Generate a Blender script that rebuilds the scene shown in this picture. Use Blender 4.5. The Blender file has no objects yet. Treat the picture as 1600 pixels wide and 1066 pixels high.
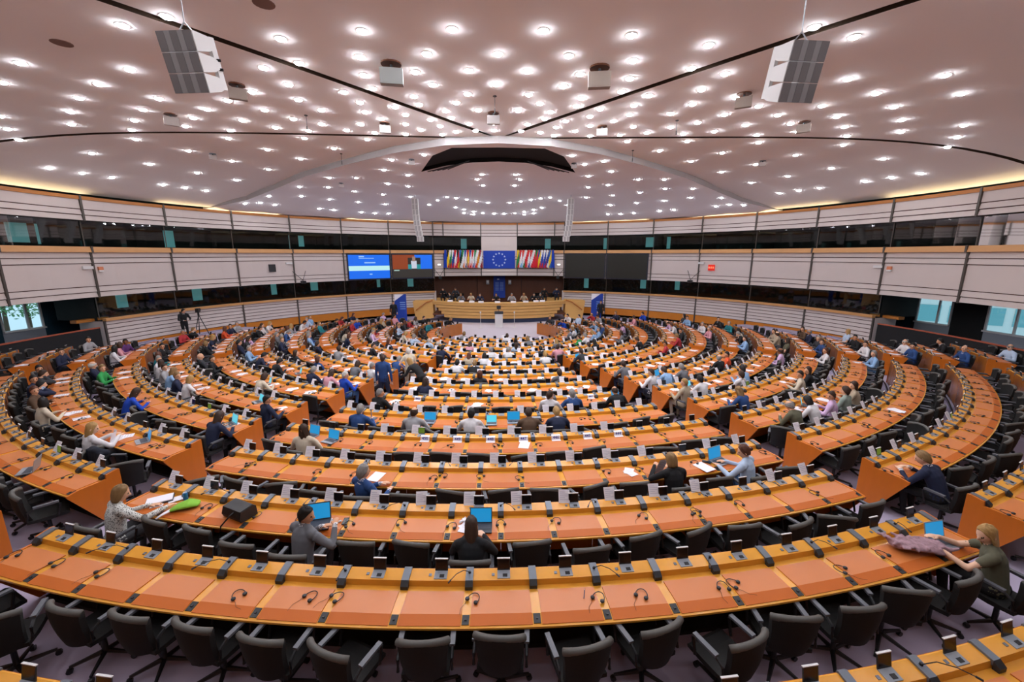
import bpy, bmesh, math, random
from math import sin, cos, radians, degrees, pi, hypot, atan2, sqrt
from mathutils import Vector, Matrix, kdtree
from mathutils.geometry import delaunay_2d_cdt

rng = random.Random(7)
scene = bpy.context.scene
COL = scene.collection

# ------------------------------------------------------------------ camera, world, exposure
CAM_Z = 4.44
cam_d = bpy.data.cameras.new('camera')
cam_d.sensor_width = 36.0
cam_d.lens = 650.0 / 1600.0 * 36.0
cam_d.clip_start = 0.05
cam_d.clip_end = 300
cam = bpy.data.objects.new('camera', cam_d)
COL.objects.link(cam)
cam.location = (0, -24.21, CAM_Z)
cam.rotation_euler = (radians(90 - 11.73), 0, radians(-1.73))
scene.camera = cam

world = bpy.data.worlds.new('world')
scene.world = world
world.use_nodes = True
wb = world.node_tree.nodes['Background']
wb.inputs[0].default_value = (0.62, 0.86, 1.0, 1)
wb.inputs[1].default_value = 1.0

scene.view_settings.view_transform = 'Standard'
scene.view_settings.look = 'None'
scene.view_settings.gamma = 1.0
scene.view_settings.use_curve_mapping = False
scene.view_settings.exposure = 0.2
scene.cycles.diffuse_bounces = 4
scene.cycles.glossy_bounces = 2
scene.cycles.transmission_bounces = 2
scene.cycles.max_bounces = 6
LAMP = 112.0          # emission strength of the ceiling downlights
COVE = 6.0           # emission strength of the cove light behind the wall top

# ------------------------------------------------------------------ materials
MATS = {}
def lin(c):
    return tuple(((v / 12.92) if v <= 0.04045 else ((v + 0.055) / 1.055) ** 2.4) for v in c)
def hexc(h):
    return lin(tuple(int(h[i:i + 2], 16) / 255 for i in (0, 2, 4)))
def mat(name, col, rough=0.6, metal=0.0, noise=0.0, scale=8.0, emit=None, es=0.0, spec=0.5, stretch=None, bump=0.0, sheen=0.0):
    if name in MATS:
        return MATS[name]
    m = bpy.data.materials.new(name)
    m.use_nodes = True
    nt = m.node_tree
    b = nt.nodes['Principled BSDF']
    if isinstance(col, str):
        col = hexc(col)
    b.inputs['Base Color'].default_value = (*col, 1)
    b.inputs['Roughness'].default_value = rough
    b.inputs['Metallic'].default_value = metal
    b.inputs['Specular IOR Level'].default_value = spec
    if sheen:
        b.inputs['Sheen Weight'].default_value = sheen
    if noise or bump:
        tc = nt.nodes.new('ShaderNodeTexCoord')
        mp = nt.nodes.new('ShaderNodeMapping')
        if stretch:
            mp.inputs['Scale'].default_value = stretch
        nz = nt.nodes.new('ShaderNodeTexNoise')
        nz.inputs['Scale'].default_value = scale
        nz.inputs['Detail'].default_value = 3
        nt.links.new(tc.outputs['Object'], mp.inputs[0])
        nt.links.new(mp.outputs[0], nz.inputs['Vector'])
        if noise:
            mx = nt.nodes.new('ShaderNodeMix')
            mx.data_type = 'RGBA'
            mx.inputs[6].default_value = (*[v * (1 - noise) for v in col], 1)
            mx.inputs[7].default_value = (*[min(1, v * (1 + noise)) for v in col], 1)
            nt.links.new(nz.outputs[0], mx.inputs[0])
            nt.links.new(mx.outputs[2], b.inputs['Base Color'])
        if bump:
            bp = nt.nodes.new('ShaderNodeBump')
            bp.inputs['Strength'].default_value = bump
            nt.links.new(nz.outputs[0], bp.inputs['Height'])
            nt.links.new(bp.outputs[0], b.inputs['Normal'])
    if emit is not None:
        if isinstance(emit, str):
            emit = hexc(emit)
        b.inputs['Emission Color'].default_value = (*emit, 1)
        b.inputs['Emission Strength'].default_value = es
    MATS[name] = m
    return m

M_WOOD = mat('desk wood', 'E6A036', 0.22, noise=.10, scale=5, stretch=(1, 1, 6))
M_WOODO = mat('end panel wood', 'D0701A', 0.4, noise=.09, scale=3, stretch=(3, 3, .5))
M_WOODF = mat('front panel wood', 'B46A2A', 0.25, noise=.14, scale=4, stretch=(6, 6, .3))
M_PAD = mat('desk leather', 'D27C40', 0.36, noise=.04, scale=3, spec=.45)
M_PADF = mat('desk leather edge', 'C8661A', 0.45, noise=.04, scale=3, spec=.35)
M_LEDGE = mat('ledge wood', 'D09A60', 0.4, noise=.10, scale=2)
M_STRIP = mat('strip wood', 'B9742C', 0.45, noise=.1, scale=2)
M_PANEL = mat('wall panel', 'D6C9C3', 0.75, noise=.03, scale=1.5)
M_WAIN = mat('wainscot wood', 'CC7C22', 0.4, noise=.1, scale=2)
M_EDGE = mat('wall board shadow gap', '5A2E24', 0.8)  # dark red-brown puts the shade between the boards into the colour
M_MULL = mat('mullion metal', '5C5650', 0.45, metal=.5)
M_CEIL = mat('ceiling plaster', 'F1EDEA', 0.85, noise=.015, scale=.6)
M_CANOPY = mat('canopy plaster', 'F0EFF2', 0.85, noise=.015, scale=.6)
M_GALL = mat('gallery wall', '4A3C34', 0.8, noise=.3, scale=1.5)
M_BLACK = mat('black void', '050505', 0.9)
M_FASC = mat('canopy fascia plaster', 'A39C9A', 0.85)  # ceiling plaster in a darker tone, to offset the glow of nearby lamps
M_GROOVE = mat('groove', '3A2818', 0.9)
M_DARK = mat('dark grey plastic', '2A2B2D', 0.5)
M_GREY = mat('grey metal plate', '6F757E', 0.38, metal=.3)
M_LGREY = mat('light grey plastic', '9AA0A8', 0.4)
M_WHITE = mat('white plastic', 'DEDCDA', 0.5)
M_PAPER = mat('paper', 'F4F2F8', 0.8)
M_INK = mat('faint print', 'C4C4D6', 0.8)
M_INKB = mat('blue number print', '2B3A9E', 0.7)
M_SCREEN = mat('dark screen', '0E0F12', 0.2)
M_CHAIR = mat('chair fabric', '131211', 0.8, noise=.12, scale=60)
M_CHAIRT = mat('chair piping', '55534E', 0.6, noise=.08, scale=40)
M_CHAIRP = mat('chair plastic', '17171A', 0.45)
M_ARM = mat('armrest', '5E6066', 0.45)
M_CARPET = mat('carpet', 'B4ABC2', 0.95, noise=.13, scale=2.2, bump=.1)
M_STAGE = mat('stage floor', 'DAD2DB', 0.6)
M_STEEL = mat('steel', 'A8ABB0', 0.35, metal=.8)
M_GLASSD = mat('booth glass', '0A0D0D', 0.06, spec=.75)
M_BLUE = mat('flag blue', '0A3FB4', 0.6)
M_BLUED = mat('banner blue', '123FA6', 0.6)
M_STAR = mat('star pale', 'C8D8F2', 0.6)
M_NICHE = mat('niche wood', '5E2E0C', 0.45, noise=.15, scale=2, stretch=(4, 4, .4))
M_ROST = mat('rostrum wood', 'E0AE64', 0.4, noise=.08, scale=3, stretch=(.4, .4, 5))
M_NAVY = mat('navy plinth', '2C3654', 0.7)
M_TEAL = mat('teal wall', '0B3342', 0.8)
M_BLACKW = mat('black parapet', '0C0D0E', 0.7)
M_RAIL = mat('red rail', 'B0573A', 0.5)
M_LAMPRING = mat('lamp ring', 'E8E4E0', 0.5)
M_LAMP = mat('lamp disc', 'FFFFFF', 0.5, emit=(.94, .97, 1.05), es=LAMP)
M_COVE = mat('cove lamp', 'FFFFFF', 0.5, emit=(1.0, .80, .45), es=COVE)
M_DAY = mat('daylit blind', '8FD8E0', 0.6, emit=(.25, .70, .74), es=.22)  # weak emission stands in for daylight behind the booths
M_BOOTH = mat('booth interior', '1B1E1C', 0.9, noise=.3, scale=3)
M_LAPB = mat('laptop body', '9FA3AB', 0.4, metal=.3)
M_LAPD = mat('laptop dark body', '3A3B40', 0.45)
M_DISP = mat('laptop display', '1E7FB0', 0.3, emit=hexc('1C86BE'), es=.75)
M_DISPT = mat('laptop display teal', '57C5D8', 0.3, emit=hexc('4FC3DC'), es=.7)
M_KEYS = mat('keys', '4A4B52', 0.6)

# glass that shows what lies behind it and mirrors the hall a little
def glass_mat(name, tint, through):
    m = bpy.data.materials.new(name); m.use_nodes = True
    nt = m.node_tree; nt.nodes.clear()
    out = nt.nodes.new('ShaderNodeOutputMaterial')
    gl = nt.nodes.new('ShaderNodeBsdfGlossy'); gl.inputs['Roughness'].default_value = .03
    tr = nt.nodes.new('ShaderNodeBsdfTransparent'); tr.inputs[0].default_value = (*[v * through for v in tint], 1)
    fr = nt.nodes.new('ShaderNodeFresnel'); fr.inputs[0].default_value = 1.48
    mx = nt.nodes.new('ShaderNodeMixShader')
    nt.links.new(fr.outputs[0], mx.inputs[0]); nt.links.new(tr.outputs[0], mx.inputs[1]); nt.links.new(gl.outputs[0], mx.inputs[2])
    nt.links.new(mx.outputs[0], out.inputs[0])
    return m
M_PANE = glass_mat('tinted booth pane', (.8, .95, .92), .75)
M_CLEAR = glass_mat('clear window pane', (.85, .97, 1), .95)

# ------------------------------------------------------------------ mesh helpers
class MB:
    def __init__(s):
        s.v = []; s.f = []; s.m = []; s.mats = []
    def mi(s, m):
        if m not in s.mats:
            s.mats.append(m)
        return s.mats.index(m)
    def add(s, vs, fs, m):
        o = len(s.v); i = s.mi(m)
        s.v += [tuple(v) for v in vs]
        for f in fs:
            s.f.append([o + k for k in f]); s.m.append(i)
        return s
    def box(s, c, d, m, rz=0.0, rx=0.0):
        vs = []
        R = Matrix.Rotation(rz, 3, 'Z') @ Matrix.Rotation(rx, 3, 'X')
        for x in (-.5, .5):
            for y in (-.5, .5):
                for z in (-.5, .5):
                    vs.append(Vector(c) + R @ Vector((x * d[0], y * d[1], z * d[2])))
        return s.add(vs, [(0, 1, 3, 2), (4, 6, 7, 5), (0, 4, 5, 1), (2, 3, 7, 6), (0, 2, 6, 4), (1, 5, 7, 3)], m)
    def quad(s, a, b, c, d, m):
        return s.add([a, b, c, d], [(0, 1, 2, 3)], m)
    def prism(s, poly, axis, t0, t1, m, mside=None):
        # poly: list of 2D; axis 'x': poly is (y,z) extruded along x
        n = len(poly)
        def P(p, t):
            return (t, p[0], p[1]) if axis == 'x' else ((p[0], t, p[1]) if axis == 'y' else (p[0], p[1], t))
        vs = [P(p, t0) for p in poly] + [P(p, t1) for p in poly]
        s.add(vs, [tuple(range(n))[::-1], tuple(range(n, 2 * n))], m)
        s.add(vs, [(i, (i + 1) % n, n + (i + 1) % n, n + i) for i in range(n)], mside or m)
        return s
    def tube(s, pts, r, m, n=6, caps=True):
        pts = [Vector(p) for p in pts]
        rs = r if isinstance(r, (list, tuple)) else [r] * len(pts)
        vs = []
        for i, p in enumerate(pts):
            t = (pts[min(i + 1, len(pts) - 1)] - pts[max(i - 1, 0)]).normalized()
            ref = Vector((0, 0, 1)) if abs(t.z) < .9 else Vector((1, 0, 0))
            a = t.cross(ref).normalized(); b = t.cross(a)
            for k in range(n):
                an = 2 * pi * k / n
                vs.append(p + (a * cos(an) + b * sin(an)) * rs[i])
        fs = [(i * n + k, i * n + (k + 1) % n, (i + 1) * n + (k + 1) % n, (i + 1) * n + k) for i in range(len(pts) - 1) for k in range(n)]
        if caps:
            fs += [tuple(range(n))[::-1], tuple(range((len(pts) - 1) * n, len(pts) * n))]
        return s.add(vs, fs, m)
    def lathe(s, prof, m, n=16, c=(0, 0, 0)):
        vs = [(c[0] + r * cos(2 * pi * k / n), c[1] + r * sin(2 * pi * k / n), c[2] + z) for r, z in prof for k in range(n)]
        fs = [(i * n + k, i * n + (k + 1) % n, (i + 1) * n + (k + 1) % n, (i + 1) * n + k) for i in range(len(prof) - 1) for k in range(n)]
        fs += [tuple(range(n))[::-1], tuple(range((len(prof) - 1) * n, len(prof) * n))]
        return s.add(vs, fs, m)
    def mesh(s, name, smooth=False):
        me = bpy.data.meshes.new(name)
        me.from_pydata(s.v, [], s.f)
        for m in s.mats:
            me.materials.append(m)
        me.polygons.foreach_set('material_index', s.m)
        if smooth:
            me.polygons.foreach_set('use_smooth', [True] * len(s.f))
        me.update()
        return me
    def obj(s, name, parent=None, loc=(0, 0, 0), rz=0.0, smooth=False):
        return place(name, s.mesh(name, smooth), parent, loc, rz)

def place(name, me, parent=None, loc=(0, 0, 0), rz=0.0):
    o = bpy.data.objects.new(name, me)
    COL.objects.link(o)
    o.location = loc
    if rz:
        o.rotation_euler = (0, 0, rz)
    if parent is not None:
        o.parent = parent
    return o
LABELS = {}
def tag(o, label, cat, group=None, kind=None):
    LABELS[label] = LABELS.get(label, 0) + 1
    o['label'] = label; o['category'] = cat
    if group: o['group'] = group
    if kind: o['kind'] = kind
    return o
def struct(o):
    o['kind'] = 'structure'
    return o
def empty(name, loc, rz=0.0):
    o = bpy.data.objects.new(name, None)
    COL.objects.link(o)
    o.location = loc; o.rotation_euler = (0, 0, rz)
    o.empty_display_size = .1
    return o
ORD = 'zeroth first second third fourth fifth sixth seventh eighth ninth tenth eleventh twelfth thirteenth fourteenth fifteenth sixteenth seventeenth eighteenth nineteenth twentieth'.split()
def ordw(i):
    if i <= 20: return ORD[i]
    t = {2: 'twenty', 3: 'thirty', 4: 'forty'}[i // 10]
    return (t + '-' + ORD[i % 10]) if i % 10 else {2: 'twentieth', 3: 'thirtieth', 4: 'fortieth'}[i // 10]

# polar system of the seating: theta 0 points at the gallery the photo is taken from
def P(r, th, z=0.0):
    return Vector((r * sin(radians(th)), -r * cos(radians(th)), z))
def RL(k): return 20.72 - 1.375 * k + (.19 if k == -1 else 0)
def FZ(k): return 0.05 * (RL(k) - 19.5)
WC = (0.0, -7.0)           # centre of the round wall
RW = 19.3
def WP(r, az, z):          # wall polar: az 0 = north (podium), + right
    return Vector((WC[0] + r * sin(radians(az)), WC[1] + r * cos(radians(az)), z))
def ceil_z(x, y):
    rho = min(hypot(x, y + 7.5) / 19.6, 1.03)
    return 7.25 + 1.25 * (1 - rho ** 6)
# ------------------------------------------------------------------ floor
WEND = {-1: 53.5, 0: 65.5, 1: 66.6, 2: 68, 3: 70.5, 4: 76, 5: 83, 6: 88, 7: 97, 8: 108, 9: 116, 10: 121, 11: 130, 12: 136, 13: 100}
def ring_mesh(name, r0, r1, a0, a1, z, zlow, m):
    mb = MB(); n = max(8, int(abs(a1 - a0) / 3))
    A = [a0 + (a1 - a0) * i / n for i in range(n + 1)]
    vs = [P(r, a, zz) for a in A for r, zz in ((r0, z), (r1, z), (r0, zlow))]
    fs = []
    for i in range(n):
        o = 3 * i
        fs.append((o, o + 1, o + 4, o + 3)); fs.append((o, o + 3, o + 5, o + 2))
    mb.add(vs, fs, m)
    if r0 > 1:
        e = [P(r, a, z + .004) for a in A for r in (r0 - .004, r0 + .035)]
        mb.add(e, [(2 * i, 2 * i + 1, 2 * i + 3, 2 * i + 2) for i in range(n)], M_BLACKW)
    return mb
floor = struct(empty('floor', (0, 0, 0)))
for k in range(-4, 14):
    a = 180 if k < -1 else WEND[k] + (30 if k < 4 else 14)
    if k < 4: a = min(a, 100)
    if k < -1: a = 75
    r1 = RL(k) + .62; r0 = RL(k) - .755
    if k == 13: r0 = .01
    z = FZ(k) if k >= -1 else FZ(-1)
    zl = FZ(k + 1) if (k < 13 and k >= -1) else z
    ring_mesh('terrace', r0, r1, -a, a, z, zl, M_CARPET).obj('terrace', floor)
mb = MB()
n = 40
mb.add([WP(19.6, -100 + 200 * i / n, -.675) for i in range(n + 1)] + [(0, -2.0, -.675)], [(i, i + 1, n + 1) for i in range(n)], M_CARPET)
struct(mb.obj('floor_margin'))
mb = MB()
mb.add([(x, y, -.66) for x, y in ((-4.6, 3.0), (-2.6, 1.6), (0, 1.2), (2.6, 1.6), (4.6, 3.0), (6.4, 6.0), (6.4, 8.5), (-6.4, 8.5), (-6.4, 6.0))], [tuple(range(9))], M_STAGE)
struct(mb.obj('floor_stage'))
mb = MB(); mb.add([(x, y, -1.0) for x, y in ((-24, -31), (24, -31), (24, 18), (-24, 18))], [(0, 1, 2, 3)], M_CARPET)
struct(mb.obj('ground_slab'))

# ------------------------------------------------------------------ wall of the hall, bay by bay
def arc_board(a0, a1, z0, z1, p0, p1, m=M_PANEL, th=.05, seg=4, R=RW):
    """a wall board along the round wall: lower edge proud by p0, upper by p1, panel boards get shade painted on top and underside"""
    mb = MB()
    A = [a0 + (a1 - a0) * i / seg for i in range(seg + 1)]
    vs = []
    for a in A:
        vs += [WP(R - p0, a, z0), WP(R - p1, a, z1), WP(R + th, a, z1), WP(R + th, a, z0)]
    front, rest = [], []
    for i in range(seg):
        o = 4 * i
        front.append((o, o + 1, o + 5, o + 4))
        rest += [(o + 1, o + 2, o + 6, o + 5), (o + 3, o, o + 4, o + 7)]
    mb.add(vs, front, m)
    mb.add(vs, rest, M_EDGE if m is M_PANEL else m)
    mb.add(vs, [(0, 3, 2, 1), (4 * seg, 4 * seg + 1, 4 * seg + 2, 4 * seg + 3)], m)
    return mb
Z_L, Z_G1, Z_M0, Z_M1, Z_LE, Z_G2, Z_U1, Z_ST = 1.30, 1.43, 2.45, 4.55, 4.80, 5.95, 6.9, 7.05
BAYS = [16.5, 27.1, 37.7, 48.3, 58.9, 69.6, 80.6, 91.0, 101.5, 112.0]
walls = {s: struct(empty('wall_' + s, (0, 0, 0))) for s in ('left', 'right', 'back', 'front')}
def put(mb, name, par, **kw):
    return mb.obj(name, par, **kw)
def wall_bay(par, a0, a1, lower=True, middle=True, upper_glass=True, low_z=-.45):
    g = .12
    if lower:
        n = 6; h = (Z_L - low_z - .52) / n
        put(arc_board(a0 + g, a1 - g, low_z, low_z + .52, .02, .02, M_WAIN), 'wainscot', par)
        put(arc_board(a0 + g, a1 - g, low_z + .52, Z_L, -.03, -.03, M_EDGE, .08), 'backing', par)
        for i in range(n):
            z0 = low_z + .52 + i * h
            put(arc_board(a0 + g, a1 - g, z0 + .035, z0 + h, .04, .02), 'board', par)
        put(arc_board(a0 + .03, a1 - .03, Z_L, Z_G1, .16, .16, M_LEDGE), 'ledge', par)
        put(arc_board(a0, a1, Z_G1, Z_M0, -.20, -.20, M_PANE, .22), 'booth_pane', par)
    if middle:
        for z0, z1 in ((Z_M0, 2.70), (2.70, 2.96), (2.96, 4.02), (4.02, 4.27), (4.27, Z_M1)):
            put(arc_board(a0 + g, a1 - g, z0 + .035, z1, .05 if z1 - z0 < .5 else .03, .012, M_PANEL), 'board', par)
        put(arc_board(a0 + g, a1 - g, Z_M0 + .03, Z_M1, -.03, -.03, M_EDGE, .08), 'backing', par)
    put(arc_board(a0 + .03, a1 - .03, Z_M1, Z_LE, .18, .14, M_LEDGE), 'ledge', par)
    if upper_glass:
        put(arc_board(a0, a1, Z_LE, Z_G2, -.22, -.22, M_PANE, .24), 'booth_pane', par)
    for z0, z1 in ((Z_G2, 6.2), (6.2, 6.45), (6.45, Z_U1)):
        put(arc_board(a0 + g, a1 - g, z0 + .035, z1, .055 if z1 - z0 < .3 else .03, .012), 'board', par)
    put(arc_board(a0 + g, a1 - g, Z_G2 + .03, Z_U1, -.03, -.03, M_EDGE, .08), 'backing', par)
    put(arc_board(a0, a1, Z_U1, Z_ST, .07, .07, M_STRIP), 'trim_strip', par)
def mullion(par, a, low=True, zlow=-.45):
    w = .12
    for z0, z1, p in (((zlow, Z_L, .09),) if low else ()) + ((Z_M0, Z_M1, .09), (Z_M1 - .02, Z_LE + .02, .2), (Z_G2, Z_ST + .03, .1)):
        put(arc_board(a - w, a + w, z0, z1, p, p, M_MULL, .05, 1), 'mullion', par)
    for z0, z1 in (((Z_G1, Z_M0),) if low else ()) + ((Z_LE, Z_G2),):
        put(arc_board(a - .05, a + .05, z0, z1, -.17, -.17, M_MULL, .2, 1), 'glazing_bar', par)
for sgn, nm in ((-1, 'left'), (1, 'right')):
    par = walls[nm]
    for i in range(len(BAYS) - 1):
        a0, a1 = sorted((sgn * BAYS[i], sgn * BAYS[i + 1]))
        wall_bay(par, a0, a1, lower=(i < 6))
    for i, a in enumerate(BAYS):
        mullion(par, sgn * a, low=(i <= 6))
    # the low black parapet with its red rail where the lower wall gives way to the doors
    a0, a1 = sorted((sgn * 81.2, sgn * 100))
    put(arc_board(a0, a1, -.3, 1.0, 0, 0, M_BLACKW, .08, 8), 'parapet', par)
    put(arc_board(a0, a1, 1.0, 1.05, .02, .02, M_RAIL, .1, 8), 'hand_rail', par)
    # stub end of the lower wall
    mb = MB()
    a = sgn * 80.8
    mb.add([WP(RW - .05, a, -.4), WP(RW + 1.3, a, -.4), WP(RW + 1.3, a, Z_L), WP(RW - .05, a, Z_L)], [(0, 1, 2, 3)], M_PANEL)
    put(mb, 'wall_return', par)
    mb = MB(); mb.box(WP(RW + .65, a, Z_L + .06), (1.4, .35, .13), M_STRIP, rz=-radians(a))
    put(mb, 'wall_return_cap', par)
# central bays: flags, blue emblem panel, upper booths, niche below
par = walls['back']
CB = [-16.5, -14.0, -4.6, 4.6, 14.0, 16.5]
for i in range(5):
    a0, a1 = CB[i], CB[i + 1]
    g = .1
    for z0, z1 in ((2.62, 2.95), (2.95, 3.25), (3.25, 4.02), (4.02, 4.27), (4.27, Z_M1)):
        put(arc_board(a0 + g, a1 - g, z0 + .04, z1, .05 if z1 - z0 < .5 else .03, .012), 'board', par)
    put(arc_board(a0 + g, a1 - g, 2.66, Z_M1, -.03, -.03, M_EDGE, .08), 'backing', par)
    put(arc_board(a0 + g, a1 - g, Z_G2, Z_U1, -.03, -.03, M_EDGE, .08), 'backing', par)
    if i == 2:
        put(arc_board(a0 + g, a1 - g, Z_M1, Z_G2, .03, .03), 'board', par)
    else:
        put(arc_board(a0, a1, Z_M1, Z_LE, .18, .14, M_LEDGE), 'ledge', par)
        put(arc_board(a0, a1, Z_LE, Z_G2, -.22, -.22, M_PANE, .24), 'booth_pane', par)
    for z0, z1 in ((Z_G2, 6.2), (6.2, 6.45), (6.45, Z_U1)):
        put(arc_board(a0 + g, a1 - g, z0 + .04, z1, .05 if z1 - z0 < .3 else .03, .012), 'board', par)
    put(arc_board(a0, a1, Z_U1, Z_ST, .07, .07, M_STRIP), 'trim_strip', par)
for a in CB[1:-1]:
    put(arc_board(a - .12, a + .12, 2.6, Z_M1, .09, .09, M_MULL, .05, 1), 'mullion', par)
    put(arc_board(a - .12, a + .12, Z_G2, Z_ST, .1, .1, M_MULL, .05, 1), 'mullion', par)
# niche: dark timber behind the rostrum, jambs and soffit
mb = MB()
for a0, a1 in ((-16.5, -5.5), (-5.5, 5.5), (5.5, 16.5)):
    mb2 = arc_board(a0 + .05, a1 - .05, -.7, 2.9, 0, 0, M_NICHE, .05, 4, R=21.2)
    put(mb2, 'niche_panel', par)
for a in (-16.5, 16.5):
    mb = MB(); s2 = .12 if a > 0 else -.12
    mb.add([WP(RW - .03, a, -.7), WP(21.2, a, -.7), WP(21.2, a, 2.7), WP(RW - .03, a, 2.7)], [(0, 1, 2, 3)], M_NICHE)
    put(mb, 'niche_jamb', par)
    put(arc_board(a - .25, a + .25, -.5, Z_G1, .12, .12, M_PANEL, .1, 1), 'niche_post', par)
mb = MB(); N = 10
vs = [WP(r, -16.5 + 33 * i / N, 2.62) for i in range(N + 1) for r in (RW - .04, 21.2)]
mb.add(vs, [(2 * i, 2 * i + 1, 2 * i + 3, 2 * i + 2) for i in range(N)], M_NICHE)
put(mb, 'niche_soffit', par)
# front wall (behind the gallery the photo is taken from) closes the room
for i in range(10):
    a0 = 112 + 13.6 * i
    put(arc_board(a0, a0 + 13.6, -.5, 6.0, 0, 0, M_GALL, .05, 4, R=RW + .3), 'board', walls['front'])
    put(arc_board(a0, a0 + 13.6, 6.0, 7.6, 0, 0, M_CEIL, .05, 4, R=RW + .3), 'board', walls['front'])

# booth shells behind the glass: floors, ceilings, back wall with blinds whose own glow stands in for daylight
booth = struct(empty('wall_booths', (0, 0, 0)))
def slab(z, r0, r1, a0, a1, m, n=40):
    mb = MB()
    vs = [WP(r, a0 + (a1 - a0) * i / n, z) for i in range(n + 1) for r in (r0, r1)]
    mb.add(vs, [(2 * i, 2 * i + 1, 2 * i + 3, 2 * i + 2) for i in range(n)], m)
    return mb
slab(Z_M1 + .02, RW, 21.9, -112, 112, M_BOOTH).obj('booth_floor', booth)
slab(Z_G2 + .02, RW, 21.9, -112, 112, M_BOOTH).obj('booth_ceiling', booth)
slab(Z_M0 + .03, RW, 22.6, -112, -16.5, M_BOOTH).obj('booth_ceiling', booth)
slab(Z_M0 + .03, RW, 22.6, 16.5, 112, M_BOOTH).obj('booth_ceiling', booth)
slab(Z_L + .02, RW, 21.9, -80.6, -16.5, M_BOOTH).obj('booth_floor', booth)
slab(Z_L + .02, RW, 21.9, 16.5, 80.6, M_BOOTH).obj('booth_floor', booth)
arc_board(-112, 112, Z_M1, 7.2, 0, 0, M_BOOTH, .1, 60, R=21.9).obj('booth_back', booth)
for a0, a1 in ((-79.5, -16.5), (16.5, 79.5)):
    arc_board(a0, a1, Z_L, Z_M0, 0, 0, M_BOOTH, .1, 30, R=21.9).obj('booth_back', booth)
def partition(a, z0, z1):
    mb = MB()
    mb.add([WP(r, a, z) for r, z in ((RW + .3, z0), (21.9, z0), (21.9, z1), (RW + .3, z1))], [(0, 1, 2, 3)], M_BOOTH)
    mb.obj('booth_partition', booth)
for s in (-1, 1):
    for a in BAYS[:7]: partition(s * a, Z_L, Z_M0)
    for a in BAYS: partition(s * a, Z_M1, Z_G2)
def blind(a0, a1, z0, z1):
    d_ = (a1 - a0) * rng.uniform(.05, .3); a0, a1 = a0 + d_, a1 - d_ * rng.uniform(0, 1); z0 = z0 + rng.uniform(0, .2)
    arc_board(a0, a1, z0, z1, 0, 0, M_DAY, .05, 2, R=21.85).obj('daylit_blind', booth)
for a0, a1 in ((-84.0, -81.6), (-80.9, -79.9), (-79.2, -78.6), (-66.5, -64.5), (-47.0, -45.6), (-44.2, -43), (33.6, 36), (38.5, 39.3), (24.6, 25.4), (10.5, 12.4), (-9.5, -7.6), (-27, -26)):
    blind(a0, a1, 4.86, 5.85)
for a0, a1 in ((-74.0, -72.0), (-63.5, -61.5), (-50.5, -48.8), (-43, -41), (-29, -28), (-22, -20.5), (20.4, 21.6), (33, 35), (40.5, 42), (46, 48.2)):
    blind(a0, a1, 1.5, 2.4)

# outer shell with the daylight windows beside the doors
R_O = 22.6
WINS = {'left': [(-84.9, -80.8), (-92, -86.5)], 'right': [(79.4, 83.4), (86.9, 91.5)]}
shell = struct(empty('wall_outer', (0, 0, 0)))
arc_board(-112, 112, 2.4, 8.4, 0, 0, M_TEAL, .15, 60, R=R_O).obj('outer_wall', shell)
wn = 0
for s, nm in ((-1, 'left'), (1, 'right')):
    ws = sorted(WINS[nm])
    lo, hi = (-112, -78.0) if s < 0 else (78.0, 112)
    cur = lo
    for a0, a1 in ws:
        arc_board(cur, a0, -1, 2.45, 0, 0, M_TEAL if s < 0 else M_BLACKW, .15, 6, R=R_O).obj('outer_wall', shell)
        arc_board(a0, a1, -1, .95, 0, 0, M_LGREY, .15, 3, R=R_O).obj('outer_wall', shell)
        cur = a1
        wn += 1
        w = struct(empty('window_%d' % wn, (0, 0, 0)))
        arc_board(a0, a1, .95, 2.42, 0, 0, M_CLEAR, .02, 2, R=R_O + .05).obj('pane', w)
        fr = MB()
        for a in (a0 + .12, a0 + (a1 - a0) * .62, a1 - .12):
            fr.box(WP(R_O, a, 1.68), (.07, .08, 1.46), M_WHITE, rz=-radians(a))
        fr.obj('window_frame', w)
        arc_board(a0, a1, .93, 1.0, .12, .12, M_WHITE, .1, 2, R=R_O).obj('window_sill', w)
        mid = (a0 + a1) / 2
        arc_board(a0, a1, 2.3, 2.42, .02, .02, M_WHITE, .06, 2, R=R_O).obj('window_head', w)
    arc_board(cur, hi, -1, 2.45, 0, 0, M_TEAL if s < 0 else M_BLACKW, .15, 6, R=R_O).obj('outer_wall', shell)
for a0, a1 in ((-79, -16), (16, 79)):
    arc_board(a0, a1, -1, 2.45, 0, 0, M_TEAL, .15, 20, R=R_O).obj('outer_wall', shell)
arc_board(-16.5, 16.5, -1, 2.9, 0, 0, M_TEAL, .1, 8, R=R_O).obj('outer_wall', shell)
mb = MB(); mb.lathe([(23.2, 0), (23.2, .1)], M_BLACK, 48, c=(0, -7, 9.0))
struct(mb.obj('roof'))  # unseen black lid, added so no light leaks in from above
arc_board(-180, 180, 6.9, 9.1, 0, 0, M_BLACK, .1, 90, R=22.7).obj('outer_wall', shell)

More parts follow.
